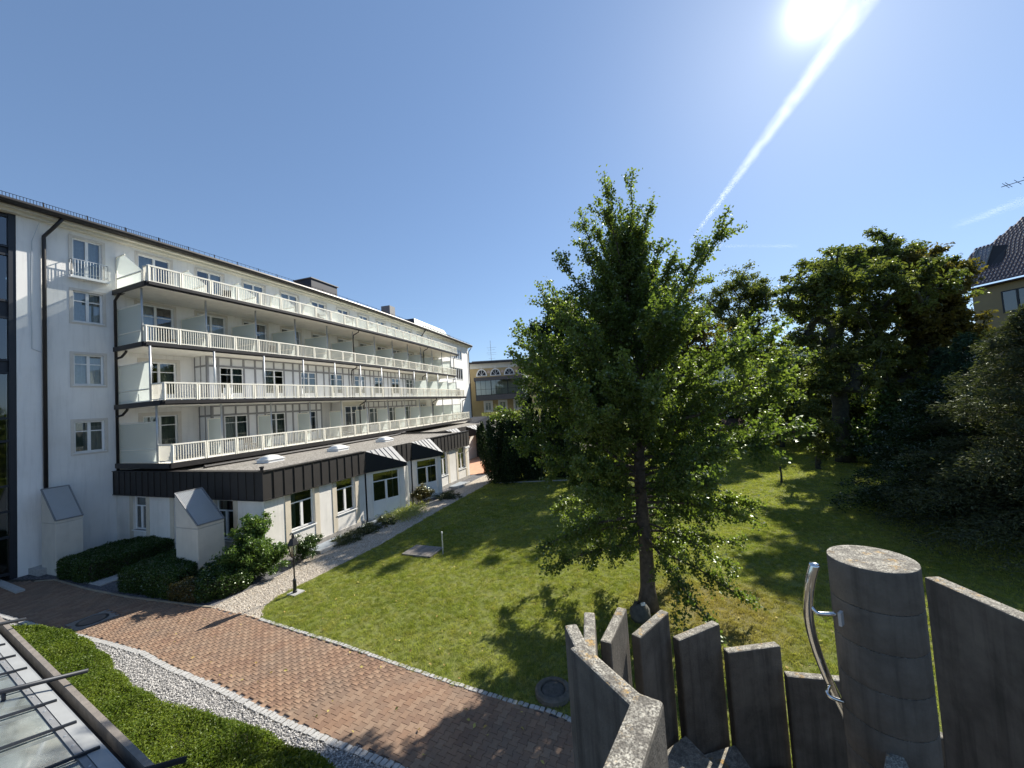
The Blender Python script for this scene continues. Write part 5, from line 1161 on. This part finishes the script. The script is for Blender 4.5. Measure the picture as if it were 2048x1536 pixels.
broadleaf('chestnut_tree', 'tallest broad chestnut tree, right of the large pair', base_at(1790, 31.5), 7.8, [blob(1760, 560, 25.5, 2.7, 2.8), blob(1760, 680, 30, 3.0, 2.6), blob(1840, 720, 30, 3.2, 2.6), blob(1790, 780, 30, 3.0, 2.4), blob(1840, 570, 26.0, 2.7, 2.8), blob(1765, 515, 31.8, 3.26, 2.87), blob(1830, 530, 31.8, 3.26, 3.10), blob(1745, 600, 31.0, 2.79, 2.79), blob(1830, 620, 31.8, 3.72, 2.94), blob(1800, 710, 31.8, 3.56, 2.33)], 340, 8600, .32, .13, 'chestnut', 'dark_bark', .55, clump=.78, flat=.5, star=5, zmin=3.5, group=ch_g)
broadleaf('bronze_chestnut_tree', 'bronze-tinged chestnut tree overlapping the tiled house', base_at(1890, 29), 6.8, [blob(1864, 555, 29.4, 2.56, 3.02), blob(1876, 650, 29.4, 3.02, 2.79), blob(1850, 610, 29.4, 2.25, 2.79), blob(1905, 665, 28.7, 1.78, 2.02)], 220, 7000, .30, .17, 'copper', 'dark_bark', .45, clump=.85, flat=.55, star=5, zmin=4)
# shady understorey
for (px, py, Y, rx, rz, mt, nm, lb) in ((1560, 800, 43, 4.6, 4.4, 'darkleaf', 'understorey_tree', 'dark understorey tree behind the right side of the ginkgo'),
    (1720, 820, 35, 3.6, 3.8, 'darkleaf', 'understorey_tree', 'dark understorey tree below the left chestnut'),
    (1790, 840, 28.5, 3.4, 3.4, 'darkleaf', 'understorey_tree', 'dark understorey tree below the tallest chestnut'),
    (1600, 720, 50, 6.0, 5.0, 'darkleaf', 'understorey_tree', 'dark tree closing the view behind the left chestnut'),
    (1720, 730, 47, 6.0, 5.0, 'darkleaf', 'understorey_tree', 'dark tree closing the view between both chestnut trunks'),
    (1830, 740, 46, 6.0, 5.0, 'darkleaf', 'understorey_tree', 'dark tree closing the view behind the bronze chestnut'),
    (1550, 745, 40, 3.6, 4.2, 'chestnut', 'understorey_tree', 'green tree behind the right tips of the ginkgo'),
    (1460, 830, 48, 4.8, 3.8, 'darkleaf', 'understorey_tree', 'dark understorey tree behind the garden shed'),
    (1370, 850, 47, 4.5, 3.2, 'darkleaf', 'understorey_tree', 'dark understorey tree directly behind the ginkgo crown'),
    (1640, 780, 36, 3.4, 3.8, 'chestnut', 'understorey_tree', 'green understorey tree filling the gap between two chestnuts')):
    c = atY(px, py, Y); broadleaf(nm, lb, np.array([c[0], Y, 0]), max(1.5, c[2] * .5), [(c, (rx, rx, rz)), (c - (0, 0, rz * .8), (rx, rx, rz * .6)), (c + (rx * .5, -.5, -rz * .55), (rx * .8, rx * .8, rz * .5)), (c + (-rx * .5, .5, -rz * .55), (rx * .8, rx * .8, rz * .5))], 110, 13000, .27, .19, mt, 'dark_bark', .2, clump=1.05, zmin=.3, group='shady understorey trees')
broadleaf('blossom_shrub', 'many-stemmed shrub tree with faded blossom at the lawn edge', G(1637, 938), .7, [blob(1640, 855, 28.2, 1.9, 1.2), blob(1655, 895, 28, 1.6, 1.0), blob(1625, 815, 28.4, 1.3, 1.0), blob(1605, 880, 27.8, 1.3, .6)], 150, 11000, .15, .09, 'chestnut', 'dark_bark', .16, clump=.40, zmin=.8, cat='shrub')
P = ball(atY(1590, 868, 28.4), (1.2, .9, .6), 2600); bsb = bpy.data.objects.get('blossom_shrub'); leaves('blossom', P, .08, .06, M['lilac'], bsb)
# ---- conifers on the right
def conifer(name, label, base, h, r, mat, n, L, Wd_, group=None, droop=-.25, cat='conifer', tiers=70, top=.05):
    t = thing(name, label, cat, base, group); mb = MB(); base = np.array(base, float); mb.tube([base, base + (0, 0, h * .95)], [.16, .02], 8); P, A, T = [], [], []
    for i in range(tiers):
        f = (i + rng.random()) / tiers; z = h * (.03 + .94 * f); R = r * ((1 - f) ** .7 + top) * rng.uniform(.75, 1.12); az = i * 2.4 + rng.normal() * .4; d = np.array([math.sin(az), math.cos(az), 0]); s = base + (0, 0, z)
        q = [s + d * R * x + np.array([0, 0, R * (.28 * x + droop * x * x)]) for x in np.linspace(0, 1, 6)]; mb.tube(q, [.03, .022, .018, .014, .01, .006], 4, cap=False); q = np.array(q); g = rng.random()
        m_ = int(n / tiers * (R / r + .25) * 1.25); x = rng.random(m_) ** .6 * 4.999; k = x.astype(int); ff = (x - k)[:, None]; c = q[k] * (1 - ff) + q[k + 1] * ff; sd = np.cross(d, [0, 0, 1.0])
        off = rng.normal(size=m_) * R * .22 * (1.1 - x / 5 * .7); P.append(c + sd * off[:, None] + np.stack([rng.normal(size=m_) * .05, rng.normal(size=m_) * .05, rng.normal(size=m_) * .10 - np.abs(off) * .25], 1)); A.append(np.tile(d * 1.2, (m_, 1)) + sd * np.sign(off)[:, None] * .9 + np.array([0, 0, .25])); T.append(np.clip(g * .6 + rng.random(m_) * .5, 0, 1))
    mb.build('trunk', M['dark_bark'], t, smooth=True, origin=base); leaves('crown', np.concatenate(P), L, Wd_, M[mat], t, np.concatenate(T), axis=np.concatenate(A), up=.8, spread=.7, fold=.05); return t
conifer('conifer', 'large feathery conifer filling the right edge of the picture', (19.0, 13.8, 0), 8.9, 4.7, 'conifer', 80000, .16, .04, tiers=210)
conifer('conifer', 'dark blue-green conifer behind the large feathery one', (23.2, 19.5, 0), 8.6, 3.4, 'bluefir', 26000, .2, .05, tiers=110)
conifer('conifer', 'broad low dark conifer at the foot of the feathery one', (19.3, 17.6, 0), 6.2, 3.9, 'yew', 42000, .17, .05, tiers=120)
conifer('conifer', 'dark conifer in front of the bronze chestnut', (31.0, 27.5, 0), 8.5, 3.6, 'bluefir', 22000, .24, .06, tiers=100)
# ---- yews at the left of the lawn
def yew(label, base, h, r, n):
    t = thing('yew', label, 'yew', base, 'dark yews beside the terrace'); base = np.array(base, float); mb = MB(); P, A = [], []
    for i in range(26):
        a = rng.random() * 6.28; rr = r * math.sqrt(rng.random()) * .85; hh = h * (1 - .45 * (rr / r) ** 2) * rng.uniform(.8, 1.05); s = base + (rr * .35 * math.cos(a), rr * .35 * math.sin(a), 0); e = base + (rr * math.cos(a), rr * math.sin(a), hh); mb.tube([s, (s + e) / 2 + (rr * .2 * math.cos(a), rr * .2 * math.sin(a), 0), e], [.06, .04, .01], 5, cap=False)
        m_ = n // 26; f = rng.random((m_, 1)) ** .8; w = .52 * (1 - f ** 2 * .85) * r / 1.6; mid = (s + e) / 2 + (rr * .2 * math.cos(a), rr * .2 * math.sin(a), 0); c = s * (1 - f) ** 2 + mid * 2 * f * (1 - f) + e * f * f; P.append(c + unit(rng.normal(size=(m_, 3))) * w * rng.uniform(.5, 1, (m_, 1))); A.append(np.tile([0, 0, 1.6], (m_, 1)))
    mb.build('trunk', M['dark_bark'], t, smooth=True, origin=base); leaves('crown', np.concatenate(P), .19, .075, M['yew'], t, axis=np.concatenate(A), up=.2)
yew('broad dark yew beside the terracotta pot', (-1.0, 32.2, 0), 6.5, 2.5, 44000); yew('middle dark yew between its two neighbours', (1.5, 32.4, 0), 7.3, 2.5, 40000); yew('dark yew closest to the ginkgo crown', (4.2, 32.6, 0), 7.6, 2.4, 30000)
# ---- hedges and shrubs by the annex
def hedge(name, label, poly, h, mat, dens, L, Wd_, cat='hedge', bulge=.06, group=None, wob=.05, top_only=False, core='soil'):
    poly = np.array(poly, float); c = poly.mean(0); t = thing(name, label, cat, (c[0], c[1], 0), group); inner = c + (poly - c) * .93
    MB().prism(inner[:, :2].tolist(), .0, h - .1).build('woody_core', M['soil'], t)
    lo, hi = poly.min(0), poly.max(0); area = (hi - lo).prod(); n = int(area * dens); xy = lo + rng.random((n, 2)) * (hi - lo); xy = xy[inpoly(xy[:, 0], xy[:, 1], poly)]
    wz = lambda X: wob * (np.sin(X[:, 0] * 3.1 + X[:, 1] * 1.7) + np.sin(X[:, 1] * 4.3 - X[:, 0] * 2.2) + .6 * np.sin(X[:, 0] * 9 + X[:, 1] * 7)) * .6
    P = [np.column_stack([xy, h + wz(xy) + rng.normal(size=len(xy)) * .03 - .05 * rng.random(len(xy))])]
    for a, b in zip(poly, np.roll(poly, -1, 0)):
        l = np.linalg.norm(b - a); m_ = int(l * h * dens); f = rng.random((m_, 1)); q = a + (b - a) * f; nn = np.array([(b - a)[1], -(b - a)[0]]) / (l + 1e-9); nn *= np.sign(((a + b) / 2 - c) @ nn); z = rng.random(m_) * h; q = q + nn * (bulge * np.sin(math.pi * z / h)[:, None] + rng.normal(size=(m_, 1)) * .03 + wz(q)[:, None] * .8); P.append(np.column_stack([q, z]))
    P = np.concatenate(P); g = .5 + .5 * np.sin(P[:, 0] * 2.3 + np.sin(P[:, 1] * 3.1)); leaves('foliage', P, L, Wd_, M[mat], t, np.clip(.5 * g * rng.random(len(P)) + .6 * rng.random(len(P)), 0, 1), up=.7); return t
def frp(c, az, pts):
    a = math.radians(az); u = np.array([math.sin(a), math.cos(a)]); n = np.array([math.cos(a), -math.sin(a)]); return [np.array(c) + u * x + n * y for x, y in pts]
hedge('clipped_hedge', 'clipped dark hedge left of the pale slab path', [G(118, 1158)[:2], G(182, 1167)[:2], G(182, 1167)[:2] + (1.25, 2.6), G(118, 1158)[:2] + (.95, 3.2), G(118, 1158)[:2] + (.0, 1.2)], .85, 'box', 1500, .07, .045, group='clipped hedges by the annex')
hedge('clipped_hedge', 'clipped dark hedge right of the pale slab path', [G(243, 1183)[:2], G(345, 1200)[:2], (-13.3, 15.8), (-13.7, 17.4), (-15.6, 18.1), (-16.1, 16.7)], .85, 'box', 1500, .07, .045, group='clipped hedges by the annex')
hedge('bronze_hedge', 'low brownish hedge in front of the central shaft', [G(340, 1202)[:2], G(392, 1207)[:2], (-12.5, 15.0), (-13.5, 15.4)], .62, 'brownbox', 1700, .06, .04)
hedge('spreading_shrub', 'dark low spreading shrub in front of the laurel', [G(395, 1208)[:2], G(470, 1190)[:2], (-10.8, 15.6), (-11.6, 16.3), (-12.9, 15.9)], .7, 'box', 1500, .09, .05, bulge=.15, wob=.16, cat='shrub')
broadleaf('laurel_bush', 'tall glossy light green laurel bush at annex corner', (-11.0, 15.9, 0), .9, [((-11.0, 15.9, 1.2), (1.2, 1.15, 1.1)), ((-10.5, 16.3, .8), (1.0, .9, .8)), ((-11.0, 16.0, 2.0), (.85, .85, .7)), ((-11.5, 15.7, .8), (.9, .8, .8))], 260, 22000, .12, .06, 'laurel', 'dark_bark', .07, clump=.28, zmin=.12, cat='bush', flat=.85)
broadleaf('round_shrub', 'rounded green shrub between laurel and first light well', (-10.0, 17.9, 0), .3, [((-9.9, 17.9, .6), (.95, .85, .65))], 90, 9500, .07, .04, 'box', 'dark_bark', .04, clump=.24, zmin=.1, cat='shrub', flat=.8)
c = G(847, 1010); broadleaf('dark_red_shrub', 'dark bushy shrub below the second terrace door', (c[0] - .2, c[1] + .6, 0), .3, [((c[0] - .2, c[1] + .6, .7), (.95, .9, .7))], 80, 6000, .1, .05, 'brownbox', 'dark_bark', .05, clump=.28, zmin=.1, cat='shrub')
c = G(815, 1030); t = thing('yellow_striped_grass', 'clump of yellow striped grassy leaves beside gravel path', 'plant', c); P = np.column_stack([c[0] + rng.normal(size=1600) * .55, c[1] + rng.normal(size=1600) * .75, .08 + .32 * rng.random(1600)]); d = P - c - np.array([0, 0, 0]); leaves('blades', P, .34, .03, M['goldgrass'], t, axis=np.column_stack([d[:, 0], d[:, 1], np.full(1600, .9)]), up=.3)
for px, py, rx, ry, lb in ((735, 1062, 1.0, .45, 'creeping shrub mat between the first two light wells'), (690, 1083, .8, .4, 'creeping shrub mat beside the first light well'), (770, 1045, .9, .45, 'creeping shrub mat below the first terrace door'), (895, 995, 1.0, .5, 'creeping shrub mat past the dark bushy shrub')):
    c = G(px, py); broadleaf('creeping_shrub', lb, c, .1, [((c[0], c[1], .12), (rx * 1.15, rx * 1.5, .2))], 60, 5200, .07, .035, 'heather', 'dark_bark', .02, clump=.28, zmin=.02, cat='ground cover', flat=.5, group='creeping shrubs along the annex')
c = G(1010, 965); broadleaf('thin_sapling', 'thin yellowish sapling at the yew bed edge', c, .6, [(c + (0, 0, .8), (.3, .3, .5))], 20, 500, .12, .07, 'laurel', 'dark_bark', .02, clump=.2, zmin=.2, cat='sapling')
struct(MB().bar((-1.9, 31.6, .02), (4.5, 30.8, .02), .12, .1).build('yew_bed_edging', M['granite']))
# ---- the bright low hedge in the lower left
HN = [G(x, y, .4)[:2] for x, y in ((10, 1258), (80, 1250), (165, 1275), (195, 1305), (222, 1340), (300, 1400), (400, 1424), (500, 1458), (600, 1497), (668, 1545))]
HS = [(-3.2, 6.3), (-5.5, 6.4), (-7.6, 7.3), (-9.5, 8.5), (-11.5, 9.6), (-13.5, 10.7), (-16.8, 12.6)]
hedge('low_hedge', 'long bright green low hedge curving beside the grey gravel', HN + HS, .42, 'cover', 5200, .055, .026, wob=.055, bulge=.08)
c = np.array(YF(8, 0, 0)); P = np.column_stack([rng.uniform(-5, 6, 2600), 60.2 + rng.normal(size=2600) * .25, 4.2 + .9 * rng.random(2600) ** 2]); leaves('terrace_plants', P, .5, .05, M['goldgrass'], None, origin=(0, 60, 4.2), kind='stuff', axis=np.tile([0, 0, 1.5], (2600, 1)), up=.1)
# ---- trees outside the frame on the sun side, whose shade falls on road and lawn
# ------------------------------------------------------------------ condensation trails and thin cloud
def trail(name, label, p, q, r0, r1, dens, nscale, lo, hi):
    p = np.array(p); q = np.array(q); L = np.linalg.norm(q - p); ax = (q - p) / L; mb = MB(); k = 14; n = 16; V = []; F = []
    for i in range(k + 1):
        x = L * i / k; r = r0 + (r1 - r0) * i / k
        for j in range(n): a = 2 * math.pi * j / n; V.append((x, r * math.cos(a), r * math.sin(a)))
    for i in range(k):
        for j in range(n): F.append((i * n + j, i * n + (j + 1) % n, (i + 1) * n + (j + 1) % n, (i + 1) * n + j))
    F += [tuple(range(n))[::-1], tuple(k * n + j for j in range(n))]
    me = bpy.data.meshes.new(name); me.from_pydata(V, [], F); o = bpy.data.objects.new(name, me); COL.objects.link(o)
    z = np.cross(ax, [0, 0, 1.0]); z /= np.linalg.norm(z); y = np.cross(z, ax); mm = Matrix.Identity(4)
    for i in range(3): mm[i][0] = ax[i]; mm[i][1] = y[i]; mm[i][2] = z[i]; mm[i][3] = p[i]
    o.matrix_world = mm
    m = bpy.data.materials.new(name + '_vapour'); m.use_nodes = True; t = m.node_tree; t.nodes.clear(); N = lambda ty, **kk: [setattr(n_, a, b) or n_ for n_ in [t.nodes.new(ty)] for a, b in kk.items()][0] if kk else t.nodes.new(ty); Lk = t.links.new
    tcn = N('ShaderNodeTexCoord'); sp = N('ShaderNodeSeparateXYZ'); Lk(tcn.outputs['Object'], sp.inputs[0])
    def mt(op, a, b):
        n_ = t.nodes.new('ShaderNodeMath'); n_.operation = op
        for i, v in enumerate((a, b)):
            if v is None: continue
            if hasattr(v, 'is_linked'): Lk(v, n_.inputs[i])
            else: n_.inputs[i].default_value = v
        return n_.outputs[0]
    rad = mt('SQRT', mt('ADD', mt('MULTIPLY', sp.outputs[1], sp.outputs[1]), mt('MULTIPLY', sp.outputs[2], sp.outputs[2])), None)
    Rr_ = mt('ADD', mt('MULTIPLY', sp.outputs[0], (r1 - r0) / L), r0); rel = mt('DIVIDE', rad, Rr_); edge = mt('POWER', mt('MAXIMUM', mt('SUBTRACT', 1.0, rel), 0.0), 1.3)
    mp = t.nodes.new('ShaderNodeMapping'); mp.inputs['Scale'].default_value = nscale; Lk(tcn.outputs['Object'], mp.inputs[0]); nz = t.nodes.new('ShaderNodeTexNoise'); nz.inputs['Scale'].default_value = 1; nz.inputs['Detail'].default_value = 4; Lk(mp.outputs[0], nz.inputs['Vector'])
    nn = mt('MINIMUM', mt('MAXIMUM', mt('DIVIDE', mt('SUBTRACT', nz.outputs[0], lo), hi - lo), 0.0), 1.0); fx = mt('DIVIDE', sp.outputs[0], L)
    fade = mt('MINIMUM', mt('MULTIPLY', fx, 5.0), mt('MULTIPLY', mt('SUBTRACT', 1.0, fx), 12.0)); fade = mt('MINIMUM', mt('MAXIMUM', fade, 0.0), 1.0)
    dn = mt('MULTIPLY', mt('MULTIPLY', mt('MULTIPLY', edge, nn), fade), dens); v = t.nodes.new('ShaderNodeVolumeScatter'); v.inputs['Anisotropy'].default_value = .6; v.inputs[0].default_value = (1, 1, 1, 1); Lk(dn, v.inputs['Density'])
    ou = t.nodes.new('ShaderNodeOutputMaterial'); Lk(v.outputs[0], ou.inputs['Volume']); me.materials.append(m); m.cycles.volume_step_rate = .6 if hasattr(m.cycles, 'volume_step_rate') else 1; o['kind'] = 'structure'; o['label'] = label
    return o
def skyp(px, py, alt): return G(px, py, CAM_H + alt)
trail('condensation_trail', 'broad white condensation trail rising toward the sun', skyp(1375, 490, 1500), skyp(1790, -80, 1500), 18, 60, .0023, (.012, .03, .03), .22, .80)

trail('cirrus_wisp', 'small white wisp of cloud above the tiled house', skyp(1900, 455, 1800), skyp(2120, 375, 1800), 60, 75, .0011, (.004, .02, .02), .35, .75)
trail('cirrus_wisp', 'faint thin cloud streak left of the chestnut tops', skyp(1400, 492, 1800), skyp(1600, 492, 1800), 20, 34, .0010, (.003, .02, .02), .25, .75)
trail('far_condensation_trail', 'faint thin vapour line low over the far roof end', skyp(740, 616, 1800), skyp(1060, 620, 1800), 9, 9, .0022, (.002, .05, .05), .1, .8)
# ------------------------------------------------------------------ fallen leaves and things left on the balconies
lf = bpy.data.meshes.new('fallen_leaf'); lf.from_pydata([(-.04, 0, 0), (0, .028, .012), (.045, 0, .006), (0, -.028, .014)], [], [(0, 3, 2, 1)]); lf.update()
M['litter'] = pebble('fallen_leaf', (.30, .20, .05), (.42, .36, .10))
scatter('fallen_leaves', [tuple(p) for p in ROADLOW if p[0] > -16] + [(4, 6), (15, 9), (17, 22), (-3, 24), (-7, 18), (-9.5, 14)], lf, M['litter'], 1.6, .6, 1.3, .035, 9, tilt=.7)
def fpos(px, n, lv):                          # the place on a balcony seen at photo column px
    us_ = np.arange(3, 41, .05); P = np.array([FC(u, n, SLAB[lv] + .3) for u in us_]); d = P - np.array([0, 0, CAM_H]); x = 1024 + FPX * (d @ _ir) / (d @ _fwd); u = us_[np.argmin(np.abs(x - px))]; return np.array(FC(u, n, SLAB[lv]))
def chair(b, label, mat, rz):
    t = thing('balcony_chair', label, 'chair', b, 'chairs on the balconies'); c, s = math.cos(rz), math.sin(rz); R2 = lambda x, y, z: b + np.array([x * c - y * s, x * s + y * c, z])
    for x in (-.22, .22):
        for y in (-.22, .22): MB().bar(R2(x, y, .005), R2(x, y, .44 if y < 0 else .9), .035).build('leg', mat, t)
    m = MB(); m.box8([R2(-.25, -.25, .42), R2(.25, -.25, .42), R2(.25, .25, .42), R2(-.25, .25, .42), R2(-.25, -.25, .45), R2(.25, -.25, .45), R2(.25, .25, .45), R2(-.25, .25, .45)]); m.build('seat', mat, t)
    m = MB(); m.box8([R2(-.24, .20, .5), R2(.24, .20, .5), R2(.24, .24, .5), R2(-.24, .24, .5), R2(-.24, .22, .9), R2(.24, .22, .9), R2(.24, .26, .9), R2(-.24, .26, .9)]); m.build('backrest', mat, t)
cm = simple('dark_brown_chair', (.05, .04, .035), .6); cw = M['white']
for px, lv, n, lb, m_, a in ((452, 3, 2.2, 'dark chair behind the second pair of top balcony railings', cm, .4), (640, 3, 2.1, 'dark chair halfway along the top balcony', cm, 1.4), (345, 2, 1.9, 'dark chair at the near end of the third balcony tier', cm, 2.2), (548, 2, 1.9, 'dark chair in the middle of the third balcony tier', cm, .9), (455, 1, 2.2, 'white chair on second balcony tier by the near bays', cw, .5), (612, 1, 2.4, 'white chair in the middle of second balcony tier', cw, 2.0), (500, 0, 3.9, 'dark chair on the lowest balcony near its screens', cm, 1.1), (690, 0, 4.0, 'dark chair on lowest balcony before the dark loggia', cm, .2)):
    chair(fpos(px, n, lv), lb, m_, a)
b = fpos(722, 3.0, 1); t = thing('folded_parasol', 'folded white parasol standing on the second balcony tier', 'parasol', b)
MB().lathe(b, [(.25, 0), (.25, .06), (.03, .09), (.025, 2.2), (0, 2.25)], 10).build('pole', M['steel_post'], t); MB().lathe(b, [(.07, .7), (.16, .85), (.13, 1.5), (.04, 2.15), (0, 2.2)], 10).build('cloth', M['white'], t)
